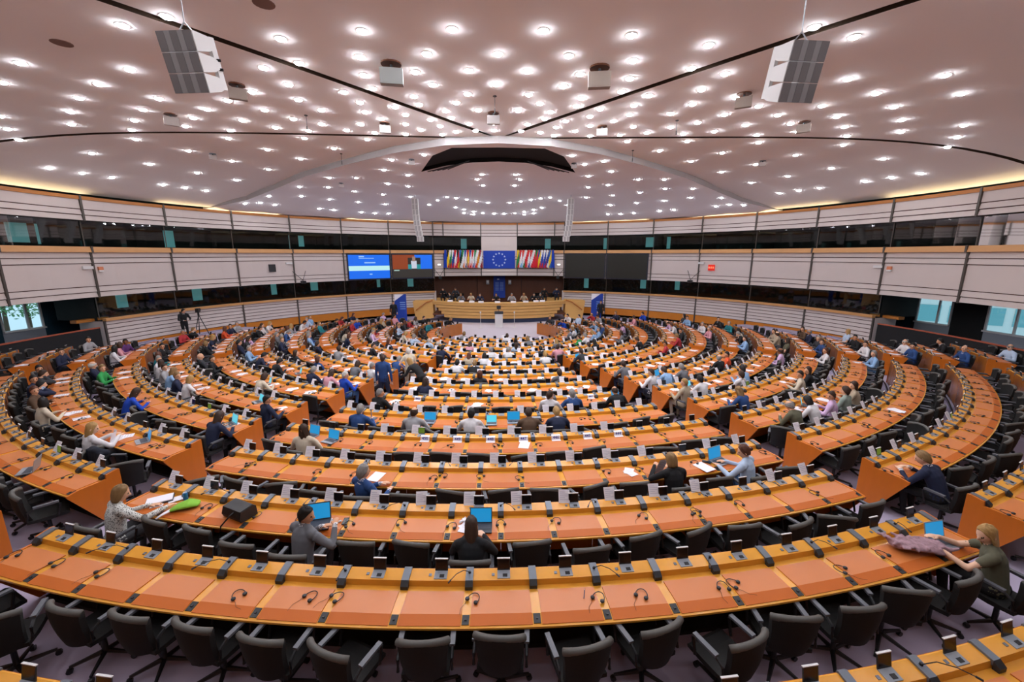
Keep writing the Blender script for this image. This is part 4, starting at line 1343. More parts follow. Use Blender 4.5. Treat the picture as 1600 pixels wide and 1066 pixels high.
for s in cs:
    pr = .75 if s['person'] else (.46 if (s['k'] >= 5 or 'wing' in s['b']) else .03)
    if s['k'] < 1: pr = 0
    if np_ < 290 and rng.random() < pr:
        o = place('papers', rng.choice(ME_PAP), None, desk_pt(s, rng.uniform(-.16, .16), rng.uniform(.24, .30), .760), radians(s['th']) + rng.uniform(-.3, .3))
        tag(o, 'white papers on desk at ' + seat_words(s), 'papers', 'sheets of paper on the desks'); np_ += 1
def laptop(s, x, u, label, rot=0.0, dark=False, teal=False, big=1.0):
    root = empty('laptop', desk_pt(s, x, u, .760), radians(s['th']) + rot)
    tag(root, label, 'laptop', 'open laptops')
    b = MB(); b.box((0, 0, .008), (.31 * big, .21 * big, .016), M_LAPD if dark else M_LAPB)
    b.obj('base', root)
    kb = MB(); kb.box((0, .025 * big, .0168), (.27 * big, .11 * big, .002), M_KEYS); kb.obj('keyboard', root)
    tp = MB(); tp.box((0, -.068 * big, .0166), (.09 * big, .05 * big, .0015), M_KEYS if dark else M_LGREY); tp.obj('touchpad', root)
    l = MB(); y0 = .105 * big; h = .205 * big
    l.prism([(y0, .012), (y0 + .055, .012 + h), (y0 + .061, .012 + h), (y0 + .008, .010)], 'x', -.155 * big, .155 * big, M_LAPD if dark else M_LAPB)
    lid = l.obj('lid', root)
    d = MB()
    def q(v): return (y0 + .055 * v - .0012, .012 + h * v)
    (ya, za), (yb, zb) = q(.07), q(.95)
    d.quad((-.143 * big, ya, za), (.143 * big, ya, za), (.143 * big, yb, zb), (-.143 * big, yb, zb), M_DISPT if teal else M_DISP)
    d.obj('display', lid)
    return root
SB = {}
for s in SEATS: SB[(s['k'], s['b'], s['i'])] = s
def near_seat(px, py, h=.78):
    d = cam_ray(px, py).normalized(); best = None
    for s in SEATS:
        q = P(s['R'] - .25, s['th'], s['z'] + h) - CAMP
        e = (q - d * q.dot(d)).length / q.length
        if best is None or e < best[0]: best = (e, s)
    return best[1]
def spot(px, py, h=.762):
    """the place and the offset (x along desk, u inward) of a thing seen on a worktop"""
    s = near_seat(px, py, h); d = cam_ray(px, py); t = (s['z'] + h - CAM_Z) / d.z; p = CAMP + d * t
    r = hypot(p.x, p.y); th = degrees(atan2(p.x, -p.y))
    return s, radians(th - s['th']) * s['R'], s['R'] - r
for px, py, lab, rot, dark, teal, big in (
    (494, 822, 'open dark laptop beside the man in grey suit', .35, True, False, 1.15),
    (751, 826, 'open laptop before the woman in black', 0, True, False, 1.0),
    (1476, 850, 'open laptop beside the pink scarf', -.12, False, False, 1.0),
    (1126, 722, 'open silver laptop before man in pale blue shirt', .2, False, False, 1.1),
    (40, 737, 'dark-screened laptop lying open on left desk end', -.6, False, False, 1.0),
    (222, 690, 'silver laptop on the desk near left aisle', -.35, False, False, 1.0),
    (358, 664, 'teal-screened laptop before the long-haired woman', -.3, False, True, 1.0),
    (670, 660, 'blue-screened laptop before man in light grey', 0, False, False, .95),
    (768, 663, 'pale-screened laptop before man in white shirt', 0, False, True, .8),
    (803, 660, 'laptop with bright blue screen in sixth row', 0, False, False, 1.0),
    (963, 620, 'blue-screened laptop beside the bald man', .2, False, False, .9),
    (485, 682, 'laptop with blue screen before the wavy-haired woman', -.2, False, False, .95),
    (515, 690, 'silver laptop right of the wavy-haired woman', -.2, False, False, .95),
    (407, 627, 'teal-screened laptop before dark-haired man in navy', -.3, False, True, .9),
    (416, 601, 'teal-screened laptop beside woman in cream jacket', -.3, False, True, .9),
    (440, 590, 'small teal laptop in the left block', -.3, False, True, .8),
    (1260, 634, 'dark teal laptop beside the lilac shirt', .4, True, True, .9),
    (1030, 588, 'large blue laptop screen in right block', .3, False, False, 1.0),
    (905, 560, 'blue laptop screen at aisle of right block', .3, False, False, .8),
    (1075, 602, 'small teal tablet laptop in right block', .3, False, True, .7)):
    s, x, u = spot(px, py)
    u = min(max(u, .16), .33)
    laptop(s, x, u, lab, rot, dark, teal, big)
# ------------------------------------------------------------------ belongings on the near desks
def thing_at(px, py, name, mb, label, cat, rot=0.0, h=.762, u=None, smooth=False):
    s, x, uu = spot(px, py, h)
    o = mb.obj(name, None, desk_pt(s, x, u if u is not None else min(max(uu, .1), .42), h), radians(s['th']) + rot, smooth)
    return tag(o, label, cat)
def fused(islands, name, vox, m, sm=3):
    S = Iso()
    for fn in islands: fn(S)
    me = S.fuse(name, vox, 1, sm)
    me.materials[0] = m
    return me
def phone():
    mb = MB(); mb.box((0, 0, .005), (.072, .148, .009), M_DARK); mb.quad((-.033, -.068, .0098), (.033, -.068, .0098), (.033, .068, .0098), (-.033, .068, .0098), M_SCREEN)
    return mb
thing_at(540, 815, 'phone', phone(), 'black phone lying beside the white case', 'phone', .2)
mb = MB(); mb.box((0, 0, .006), (.06, .12, .012), M_LGREY); mb.quad((-.02, -.03, .0125), (.02, -.03, .0125), (.02, .03, .0125), (-.02, .03, .0125), M_PAPER)
thing_at(515, 817, 'card_holder', mb, 'grey card holder beside the dark laptop', 'card holder', -.1)
me = fused([lambda S: S.tube([(-.03, 0, .014), (.03, .01, .014)], [(.016, .012), (.018, .013)], 0)], 'earphone_case', .004, M_WHITE)
s, x, u = spot(529, 817)
tag(place('earphone_case', me, None, desk_pt(s, x, u), .3), 'small white earphone case on orange desk', 'case')
# green bag, lying flat with its straps over the edge
M_GREENB = mat('green cloth bag', '86C23A', .8, noise=.12, scale=12, bump=.3)
def gb(S):
    S.tube([(-.14, -.05, .02), (-.05, .0, .045), (.06, .04, .06), (.17, .07, .035)], [(.05, .02), (.10, .035), (.125, .045), (.085, .03)], 0, 14, side=(.3, -1, 0))
    S.tube([(.10, .06, .07), (.0, .04, .08), (-.06, .02, .06)], [.018, .02, .016], 0)
s, x, u = spot(292, 792)
bag = place('cloth_bag', fused([gb], 'cloth_bag', .012, M_GREENB), None, desk_pt(s, x, .22), radians(s['th']) + .35)
tag(bag, 'bright green cloth bag with pale straps on the desk', 'bag')
st = MB()
for dy in (0, .06):
    st.tube([(-.13, -.03 - dy, .03), (-.2, -.10 - dy, .012), (-.225, -.2 - dy * .5, .006)], .012, M_PAPER, 6)
st.obj('strap', bag, smooth=True)
# open white book, note papers, blue can
mb = MB(); mb.box((0, 0, .012), (.22, .34, .024), M_LAPD); mb.box((.0, .0, .03), (.21, .32, .014), M_PAPER)
thing_at(250, 783, 'document_folder', mb, 'thick white document folder before woman in speckled blouse', 'folder', -.75)
thing_at(276, 780, 'papers', MB().box((0, 0, .003), (.15, .21, .006), M_PAPER), 'printed leaflet beside the blue can', 'papers', -.6)
mb = MB(); mb.lathe([(.026, 0), (.033, .006), (.033, .105), (.026, .118), (.026, .12)], mat('blue can', '1E7FC8', .3, metal=.4), 14); mb.lathe([(.027, .1185), (.024, .122)], M_STEEL, 14)
thing_at(292, 780, 'drink_can', mb, 'blue drink can on the desk beside green bag', 'can', smooth=False)
# black briefcase bag
bb = MB(); bb.prism([(-.11, .0), (-.13, .05), (-.10, .15), (.08, .17), (.12, .14), (.13, .0)], 'x', -.2, .2, M_DARK)
s, x, u = spot(374, 806)
br = empty('laptop_bag', desk_pt(s, x, .25), radians(s['th']) - .25)
tag(br, 'black laptop bag lying on the orange desk', 'bag')
bb.obj('body', br)
fl = MB(); fl.prism([(-.135, .06), (-.105, .158), (.08, .178), (.08, .172), (-.10, .15), (-.13, .055)], 'x', -.19, .19, M_CHAIRP); fl.obj('flap', br)
hd = MB(); hd.tube([(.06, -.10, .13), (.05, -.17, .10), (-.02, -.26, -.02), (-.05, -.29, -.2), (-.02, -.28, -.32)], .011, M_CHAIRP, 6); hd.obj('shoulder_strap', br, smooth=True)
# pink scarf / jacket heap
M_SCARF = mat('dusty pink cloth', 'A08088', .9, noise=.6, scale=38, bump=.8)  # strong colour noise paints in the shade of the creases
def sc(S):
    S.tube([(-.20, .10, .05), (-.08, .04, .06), (.04, -.03, .065), (.16, -.10, .05)], [(.07, .035), (.10, .04), (.105, .04), (.08, .03)], 0, 14)
    R_ = random.Random(4)
    for i in range(46):
        t = R_.uniform(-.22, .18); y = -.5 * t + R_.uniform(-.09, .09); a_ = R_.uniform(0, 3)
        S.tube([(t - .04 * cos(a_), y - .04 * sin(a_), R_.uniform(.06, .095)), (t + .04 * cos(a_), y + .04 * sin(a_), R_.uniform(.06, .1))], [.013, .015], 0, 8)
s, x, u = spot(1452, 868)
sc_ = place('folded_scarf', fused([sc], 'folded_scarf', .009, M_SCARF, 1), None, desk_pt(s, x, .24), radians(s['th']) + .1); sc_.scale = (1.3, 1.45, 1.2)
tag(sc_, 'crumpled dusty pink scarf on the desk beside laptop', 'scarf')
# newspaper, magazine, sheets
def leaf(w, h, fold, m=M_PAPER):
    mb = MB()
    mb.add([(-w, -.03, 0), (0, .03, 0), (w, -.03, 0), (-w, -.03 - fold, h), (0, .03 - fold, h), (w, -.03 - fold, h)], [(0, 1, 4, 3), (1, 2, 5, 4)], m)
    for sgn in (-1, 1):
        for q in range(6):
            z = h * (.12 + .13 * q)
            def pt(x, zz): 
                return (x, .03 - .06 * abs(x) / w - fold * zz / h - .002, zz)
            a, b = sgn * w * .12, sgn * w * .88
            mb.add([pt(a, z), pt(b, z), pt(b, z + h * .05), pt(a, z + h * .05)], [(0, 1, 2, 3)], M_INK)
    return mb
thing_at(1020, 738, 'newspaper', leaf(.17, .30, .10), 'newspaper held up by woman in black jacket', 'newspaper', .5, u=.10)
thing_at(183, 691, 'magazine', leaf(.17, .26, -.08), 'open magazine held by blond woman in white', 'magazine', -.5, u=.02)
thing_at(588, 745, 'papers', MB().box((0, 0, .002), (.21, .297, .003), M_PAPER), 'single white sheet on the otherwise empty desk', 'papers', -.15)
thing_at(1100, 730, 'papers', MB().box((0, 0, .002), (.24, .31, .004), M_PAPER), 'white papers under black phone beside silver laptop', 'papers', .25)
thing_at(568, 741, 'phone', phone(), 'black phone beside grey-haired man in blue', 'phone', -.1)
thing_at(1104, 722, 'phone', phone(), 'black phone on papers beside silver laptop', 'phone', .8, h=.767)
thing_at(663, 812, 'papers', paper_mesh(3, .12, .16), 'crumpled white tissues left of the black-clad typist', 'tissues', .3) if False else None
def tis(S):
    R_ = random.Random(2)
    for i in range(7): S.tube([(R_.uniform(-.05, .05), R_.uniform(-.05, .05), .012), (R_.uniform(-.05, .05), R_.uniform(-.05, .05), .03)], [.014, .012], 0, 8)
s, x, u = spot(724, 815)
tag(place('tissue', fused([tis], 'tissue', .007, M_PAPER, 1), None, desk_pt(s, x, u), 0), 'crumpled white tissue left of the laptop', 'tissue')
# pen on the nearest full row
mb = MB(); mb.tube([(-.02, -.06, .006), (.015, .05, .006)], .0045, mat('blue pen', '2E3558', .4), 6); mb.tube([(.015, .05, .006), (.02, .07, .006)], [.0045, .001], M_WHITE, 6)
thing_at(913, 929, 'pen', mb, 'dark blue pen on the nearest full desk', 'pen')
# coat hung over a chair back in the left block
M_COAT = mat('navy coat', '0F1626', .9, noise=.2, scale=8, bump=.4)
def coat(S):
    S.tube([(-.24, .02, .92), (0, -.03, .95), (.24, .02, .92)], [(.06, .05), (.07, .05), (.06, .05)], 0, 12)
    for x_ in (-.2, -.1, 0, .1, .2):
        S.tube([(x_, -.06, .93), (x_ * 1.1, -.10, .55), (x_ * 1.2, -.09, .16 + abs(x_) * .3)], [(.07, .03), (.075, .035), (.07, .025)], 0, 10, side=(1, 0, 0))
s = near_seat(215, 722)
c_ = s
p = P(s['R'] + .42, s['th'], s['z'])
tag(place('coat', fused([coat], 'coat', .016, M_COAT), None, p, radians(s['th'])), 'dark navy coat hanging over chair near left aisle', 'coat')
# monitor stand on a desk of the sixth row
mb = MB(); mb.prism([(-.10, 0), (-.10, .012), (.10, .012), (.10, 0)], 'x', -.12, .12, M_GREY); mb.tube([(0, .02, .01), (0, .03, .22)], .014, M_LGREY, 8); mb.box((0, .03, .23), (.05, .04, .03), M_LGREY)
thing_at(580, 655, 'document_camera', mb, 'grey stand with upright post on sixth row desk', 'stand')
mb = MB(); mb.box((0, 0, .03), (.24, .16, .06), M_DARK); mb.box((0, .02, .065), (.2, .1, .02), M_LGREY)
thing_at(838, 657, 'desk_unit', mb, 'dark desk device behind the standing white box', 'device')

# ------------------------------------------------------------------ rostrum, lectern, banners, flags, screens
ros = empty('rostrum', (0, 7.4, -.66)); tag(ros, 'curved timber rostrum with horizontal grooves before the dark niche', 'rostrum')
def ros_pt(x, off, z):
    # front plan curve: bows towards the hall
    y = 7.05 + .055 * x * x - off
    return Vector((x, y - 7.4, z))
RH = [0.30, .56, .80, 1.04, 1.27, 1.50]
for i in range(5):
    mb = MB(); N = 24; vs = []
    lim = 4.3 + .22 * i
    for j in range(N + 1):
        x = -lim + 2 * lim * j / N
        o0 = .12 * i; 
        vs += [ros_pt(x, -.05 - .05 * (5 - i) + .30, RH[i] + .03), ros_pt(x, -.05 - .05 * (4 - i) + .30, RH[i + 1]), ros_pt(x, -.2, RH[i + 1]), ros_pt(x, -.2, RH[i] + .03)]
    mb.add(vs, [(4 * j + q, 4 * j + (q + 1) % 4, 4 * j + 4 + (q + 1) % 4, 4 * j + 4 + q) for j in range(N) for q in range(4)] + [(0, 1, 2, 3), (4 * N + 3, 4 * N + 2, 4 * N + 1, 4 * N)], M_ROST)
    mb.obj('front_board', ros)
mb = MB(); N = 24; vs = []
for j in range(N + 1):
    x = -5.25 + 10.5 * j / N
    vs += [ros_pt(x, .30, 1.50), ros_pt(x, .30, 1.54), ros_pt(x, -.55, 1.54), ros_pt(x, -.55, 1.50)]
mb.add(vs, [(4 * j + q, 4 * j + (q + 1) % 4, 4 * j + 4 + (q + 1) % 4, 4 * j + 4 + q) for j in range(N) for q in range(4)] + [(0, 1, 2, 3), (4 * N + 3, 4 * N + 2, 4 * N + 1, 4 * N)], M_ROST)
mb.obj('counter', ros)
mb = MB(); vs = []
for j in range(N + 1):
    x = -3.9 + 7.8 * j / N
    vs += [ros_pt(x, -.15, 0), ros_pt(x, -.15, .31), ros_pt(x, -.5, .31), ros_pt(x, -.5, 0)]
mb.add(vs, [(4 * j + q, 4 * j + (q + 1) % 4, 4 * j + 4 + (q + 1) % 4, 4 * j + 4 + q) for j in range(N) for q in range(4)], M_NAVY)
mb.obj('plinth', ros)
for sgn in (-1, 1):
    mb = MB()
    mb.prism([(sgn * 5.15, .25), (sgn * 6.55, .0), (sgn * 6.75, 1.55), (sgn * 5.2, 1.62)], 'y', .9, 1.9, M_ROST)
    mb.obj('side_wing', ros)
    mb = MB(); mb.tube([(sgn * 5.2, .82, 1.62), (sgn * 5.7, .82, 1.45), (sgn * 6.5, .82, .85)], .05, M_WOODF, 6); mb.obj('stair_rail', ros)
mb = MB()
mb.box((0, 2.2, .55), (10.4, 2.9, .12), M_NICHE); mb.obj('dais', ros)
for sgn in (-1, 1):
    MB().box((sgn * 4.1, 3.0, 1.35), (2.1, .5, .5), M_ROST).obj('rear_counter', ros)
# people of the bureau behind the counter, name plates, dark screens
PR = [(-3.9, 'black', 'short', 'black', 'turnr'), (-3.0, 'grey', 'bob', 'dblond', 'fread'), (-2.2, 'cream', 'long', 'blond', 'fwoman'), (-1.5, 'navy', 'short', 'brown', 'type'), (-.25, 'black', 'long', 'brown', 'fwoman'), (.95, 'lightgrey', 'short', 'grey', 'type'), (1.9, 'beige', 'bob', 'blond', 'fwoman'), (2.7, 'black', 'short', 'black', 'type'), (3.2, 'charcoal', 'short', 'grey', 'read')]
for i, (x, top, hair, hc, pz) in enumerate(PR):
    y = 7.05 + .055 * x * x + 1.0
    person((x, y, .31), pi, pz, top, hair, hc, '%s-haired person in %s behind the rostrum, %s from left' % (HN[hc], TN.get(top, top), ordw(i + 1)), 'black', i % 4, 'white' if top in ('navy', 'black') else None, group='people behind the rostrum', scale=.98)
    mb = MB(); mb.prism([(-.06, 0), (0, .13), (.06, 0)], 'x', -.2, .2, M_PAPER)
    o = mb.obj('name_plate', None, (x + .1, 7.05 + .055 * x * x + .1, .885)); tag(o, 'white name plate on rostrum counter, %s from left' % ordw(i + 1), 'name plate', 'name plates on the rostrum')
for i, (x, y, top, hc) in enumerate([(-4.6, 10.2, 'black', 'black'), (-3.6, 10.3, 'charcoal', 'brown'), (3.7, 10.3, 'black', 'brown'), (4.7, 10.2, 'navy', 'black')]):
    person((x, y, .55), pi, 'type', top, 'short', hc, 'staff member in %s at the rear counter, %s from left' % (top, ordw(i + 1)), 'black', i % 3, group='staff behind the rostrum')
for i, x in enumerate((-4.35, -3.2, 3.2, 4.3)):
    mb = MB(); mb.box((0, 0, .22), (.5, .04, .32), M_SCREEN); mb.box((0, .03, .05), (.08, .08, .1), M_DARK); mb.box((0, .03, .005), (.25, .18, .01), M_DARK)
    o = mb.obj('monitor', None, (x, 10.35, .94)); tag(o, 'black monitor on rear rostrum counter, %s from left' % ordw(i + 1), 'monitor', 'monitors on the rear counter')
# lectern with microphone stands
lec = empty('lectern', (-.05, 5.3, -.66)); tag(lec, 'white lectern with dark top before the rostrum', 'lectern')
MB().box((0, 0, .5), (.55, .35, 1.0), M_WHITE).obj('body', lec)
MB().box((0, 0, 1.05), (.62, .42, .1), M_DARK, rx=.12).obj('reading_top', lec)
mb = MB(); mb.box((0, .02, 1.42), (.3, .05, .24), M_DARK); mb.tube([(0, .02, 1.08), (0, .02, 1.35)], .02, M_DARK, 6); mb.obj('display', lec)
for i, x in enumerate((-1.35, 1.05)):
    r = empty('microphone_stand', (x, 5.1, -.66)); tag(r, 'thin pale stand %s of the white lectern' % ('left' if i == 0 else 'right'), 'stand')
    mb = MB(); mb.lathe([(.16, 0), (.16, .02), (.02, .03)], M_WHITE, 14); mb.obj('base', r)
    mb = MB(); mb.tube([(0, 0, .02), (0, 0, 1.05)], .014, M_WHITE, 8); mb.obj('pole', r)
    mb = MB(); mb.box((0, 0, 1.1), (.1, .05, .12), M_WHITE); mb.obj('head', r)
# roll-up banners
for sgn, nm in ((-1, 'left'), (1, 'right')):
    r = empty('rollup_banner', (sgn * 7.45, 7.3, -.62), radians(-sgn * 10)); tag(r, 'blue roll-up banner with white corner, %s of rostrum' % nm, 'banner')
    mb = MB(); w, h = .43, 2.1
    mb.box((0, 0, .05 + h / 2), (2 * w, .012, h), M_BLUED); mb.obj('fabric', r)
    mb = MB(); mb.add([(-w, -.009, .05 + h), (w * .6, -.009, .05 + h), (-w, -.009, .05 + h - .5)], [(0, 1, 2)], M_PAPER); mb.obj('white_corner', r)
    mb = MB()
    for q in range(4): mb.quad((-.05, -.009, 1.5 - .16 * q), (w * .8, -.009, 1.5 - .16 * q), (w * .8, -.009, 1.56 - .16 * q), (-.05, -.009, 1.56 - .16 * q), mat('banner print', '7FA4DE', .7))
    mb.obj('print', r)
    MB().box((0, 0, .03), (2 * w + .06, .22, .06), M_LGREY).obj('cassette', r)
    person((sgn * 7.62 + (0.0 if sgn > 0 else -.25), 6.8, -.62), radians(0 if sgn > 0 else 10) + pi, 'stand', 'black', 'short', 'black', 'usher in black suit standing before the %s banner' % nm, 'black', 1, 'white')
# flags
FL = [('0A3FB4', '0A3FB4', '0A3FB4'), ('15140F', 'F2CF2A', 'D8202A'), ('EDEDED', '1E8A4A', 'D8302A'), ('EDEDED', '23409A', 'D8202A'), ('D8202A', 'EDEDED', 'D8202A'), ('15140F', 'D8202A', 'F2CF2A'), ('2A78C0', '15140F', 'EDEDED'), ('1E8A4A', 'EDEDED', 'E87A28'), ('2458A8', 'EDEDED', '2458A8'), ('C8202A', 'F2C52A', 'C8202A'), ('23409A', 'EDEDED', 'D8202A'), ('D8202A', 'EDEDED', '23409A'), ('1E8A4A', 'EDEDED', 'D8202A'), ('EDEDED', 'D8902A', 'EDEDED'), ('9A2030', 'EDEDED', '9A2030'),
      ('F2C52A', '1E8A4A', 'D8302A'), ('D8202A', 'EDEDED', '4AA8E0'), ('D8302A', 'EDEDED', '1E7A4A'), ('EDEDED', 'D8202A', 'D8202A'), ('D8202A', 'EDEDED', '23409A'), ('D8202A', 'EDEDED', 'D8202A'), ('EDEDED', 'D8203A', 'D8203A'), ('1E7A3A', 'D8202A', 'D8202A'), ('23409A', 'F2CF2A', 'D8202A'), ('EDEDED', '2448A8', 'D8202A'), ('EDEDED', '2448A8', 'D8202A'), ('EDEDED', '23409A', 'EDEDED'), ('2A68B0', 'F2CF2A', '2A68B0'), ('0A3FB4', '0A3FB4', '0A3FB4')]
FLN = ['dark blue', 'black yellow red', 'white green red', 'white blue red', 'red with white cross', 'black red gold', 'blue black white', 'green white orange', 'blue white striped', 'red yellow red', 'blue white red', 'red white blue', 'green white red', 'white with yellow', 'maroon white maroon', 'yellow green red', 'red white pale blue', 'red white green', 'white and red', 'red white navy', 'red white red', 'white over red', 'green and red', 'navy yellow red', 'white blue red tricolour', 'white blue and red', 'white with blue cross', 'blue with yellow cross', 'plain blue']
def flag(i, az):
    p = WP(RW - .32, az, 4.72)
    r = empty('flag', p, -radians(az)); tag(r, '%s flag hanging on the timber ledge, %s along' % (FLN[i], ordw(i + 1)), 'flag', 'row of national flags')
    mb = MB(); mb.tube([(0, .18, -.05), (0, -.05, .12)], .014, M_STEEL, 6); mb.obj('pole', r)
    cols = [mat('flag ' + c, c, .75) for c in FL[i]]
    mb = MB(); nx, nz = 12, 8; vs = []
    rr = random.Random(i)
    ph = rr.uniform(0, 6)
    for b in range(nz + 1):
        v = b / nz
        w = .085 + .085 * v
        for a in range(nx + 1):
            s_ = a / nx * 2 - 1
            vs.append((s_ * w + .015 * v * sin(ph), -.05 + .035 * v * sin(a * 1.9 + ph) - .02 * v, .10 - 1.45 * v - .10 * v * abs(s_) ** 1.5 * (1 if s_ > 0 else .4)))
    fs = {0: [], 1: [], 2: []}
    for b in range(nz):
        for a in range(nx):
            f = (b * (nx + 1) + a, b * (nx + 1) + a + 1, (b + 1) * (nx + 1) + a + 1, (b + 1) * (nx + 1) + a)
            # the cloth hangs on the diagonal, so bands run askew
            t = (b / nz) * .75 + (a / nx) * .45
            fs[min(2, int(t * 2.6))].append(f)
    for q in range(3): mb.add(vs, fs[q], cols[q])
    mb.obj('cloth', r, smooth=True)
for i in range(15): flag(i, -13.7 + 8.9 * i / 14)
for i in range(14): flag(15 + i, 4.9 + 8.9 * i / 13)
# blue emblem panel with twelve stars
em = empty('emblem_panel', WP(RW - .08, 0, 3.55)); tag(em, 'wide blue panel with a ring of twelve pale stars', 'flag')
MB().box((0, 0, .47), (2.72, .03, 1.5), M_BLUE).obj('panel', em)
def star(r):
    return [(r * (1 if i % 2 == 0 else .4) * sin(pi * i / 5), r * (1 if i % 2 == 0 else .4) * cos(pi * i / 5)) for i in range(10)]
for i in range(12):
    a = 2 * pi * i / 12
    mb = MB(); mb.prism(star(.105), 'y', -.02, .0, M_STAR)
    mb.obj('star', em, (.53 * sin(a), -.016, .47 + .53 * cos(a)))
# tall blue cloth in the niche with pale print
bn = empty('niche_banner', (0, 13.85, .6)); tag(bn, 'tall blue banner with pale print in the niche', 'banner')
MB().box((0, 0, 1.0), (1.05, .03, 2.05), M_BLUED).obj('fabric', bn)
mb = MB()
for q in range(8):
    for sx in (-1, 1): mb.quad((sx * .21 - .16, -.018, 1.35 - .10 * q), (sx * .21 + .16, -.018, 1.35 - .10 * q), (sx * .21 + .16, -.018, 1.40 - .10 * q), (sx * .21 - .16, -.018, 1.40 - .10 * q), mat('niche print', '6F8CCB', .7))
mb.quad((-.2, -.018, 1.6), (.0, -.018, 1.6), (.0, -.018, 1.72), (-.2, -.018, 1.72), M_STAR)
mb.obj('print', bn)
for i, x in enumerate((-1.05, .95)):
    mb = MB(); mb.box((0, 0, 0), (.26, .12, .38), M_LGREY); mb.box((0, -.065, .05), (.2, .01, .2), M_WHITE)
    o = mb.obj('wall_speaker', None, (x, 13.78, 2.0)); tag(o, 'pale box on niche wall %s of the blue banner' % ('left' if i == 0 else 'right'), 'speaker')
# big screens
def big_screen(a0, a1, label, draw):
    am = (a0 + a1) / 2; p = WP(RW - .22, am, 2.50); w = 2 * RW * sin(radians((a1 - a0) / 2)) - .1
    r = empty('video_screen', p, -radians(am)); tag(r, label, 'screen', 'large wall screens')
    h = 2.02
    MB().box((0, 0, h / 2), (w, .12, h), mat('screen bezel', '0C1430' if draw else '14150F', .4)).obj('casing', r)
    if draw: draw(r, w - .16, h - .2)
    else:
        MB().quad((-w / 2 + .06, -.062, .06), (w / 2 - .06, -.062, .06), (w / 2 - .06, -.062, h - .06), (-w / 2 + .06, -.062, h - .06), mat('screen off', '24241D', .35)).obj('panel', r)
def em_mat(n, c, s=1.0):
    return mat('screen ' + n, '000000', .4, emit=hexc(c), es=s * .85)
def rect(r, name, x0, z0, x1, z1, m, w, h, y=-.064):
    X = lambda u: (u - .5) * w; Z = lambda v: .1 + v * h
    MB().quad((X(x0), y, Z(z0)), (X(x1), y, Z(z0)), (X(x1), y, Z(z1)), (X(x0), y, Z(z1)), m).obj(name, r)
def draw_slide(r, w, h):
    rect(r, 'picture', 0, 0, 1, 1, em_mat('blue', '0A6CF0'), w, h)
    rect(r, 'pale_band', 0, .34, 1, .54, em_mat('pale', 'BDEFF2'), w, h, -.067)
    for x0, z0, x1, z1 in ((.25, .90, .38, .96), (.25, .845, .62, .875), (.38, .65, .65, .70), (.49, .165, .56, .21)):
        rect(r, 'text_line', x0, z0, x1, z1, em_mat('text', '9CC8FA'), w, h, -.067)
def draw_video(r, w, h):
    rect(r, 'picture', 0, 0, 1, 1, em_mat('brownwall', '8E3A0C'), w, h)
    rect(r, 'blue_backdrop', .55, .38, 1, 1, em_mat('blue', '0A50F0'), w, h, -.066)
    rect(r, 'desk_strip', 0, 0, 1, .38, em_mat('desk', '2E2A26'), w, h, -.067)
    rect(r, 'chair_back', .38, .38, .70, .88, em_mat('chairback', '22201E'), w, h, -.068)
    rect(r, 'shirt', .46, .40, .60, .74, em_mat('shirt', 'C9CCDC'), w, h, -.070)
    rect(r, 'face', .49, .72, .57, .93, em_mat('face', '9A7A6C'), w, h, -.072)
    rect(r, 'chair_side', .38, .38, .47, .58, em_mat('tealc', '1E8C92'), w, h, -.071); rect(r, 'chair_side', .60, .38, .70, .58, em_mat('tealc', '1E8C92'), w, h, -.071)
    rect(r, 'caption', .03, .30, .16, .35, em_mat('cap', '9CB8B0'), w, h, -.072)
big_screen(-37.2, -27.1, 'bright blue slide screen with pale band on the wall', draw_slide)
big_screen(-27.0, -16.7, 'wall screen showing a speaker before blue backdrop', draw_video)
big_screen(16.7, 27.0, 'dark switched-off screen beside the flags', None)
big_screen(27.1, 37.2, 'dark switched-off screen farther from the flags', None)
# small wall fittings
def fit(az, z, name, dims, m, label, cat, r=RW - .08, extra=None):
    mb = MB(); mb.box((0, 0, 0), dims, m)
    if extra: extra(mb)
    o = mb.obj(name, None, WP(r, az, z), -radians(az)); return tag(o, label, cat)
fit(-52.6, 3.55, 'wall_panel', (.42, .08, .5), M_DARK, 'dark square panel on left wall', 'panel')
def clockx(mb):
    for q in range(3): mb.box((-.14 + .14 * q, -.05, 0), (.07, .02, .12), em_mat('clock', 'FF7A5A', 2.0))
fit(51.0, 3.55, 'digital_clock', (.44, .08, .40), mat('clock red', 'A01810', .4, emit=hexc('C02010'), es=.8), 'red digital display on right wall', 'display', extra=clockx)
for az, nm in ((-81.4, 'left'), (80.0, 'right'), (-49.2, 'far left'), (48.8, 'far right')):
    fit(az, 3.85, 'emergency_light', (.42, .10, .13), M_WHITE, 'white emergency light beside mullion on %s wall' % nm, 'light')
for az, nm in ((-79.8, 'left'), (81.6, 'right')):
    o = fit(az, 3.8, 'alarm_box', (.2, .08, .16), mat('orange plastic', 'E08A60', .5), 'small orange alarm box on %s wall' % nm, 'alarm', extra=lambda mb: mb.box((0, 0, -.12), (.2, .08, .08), M_WHITE))
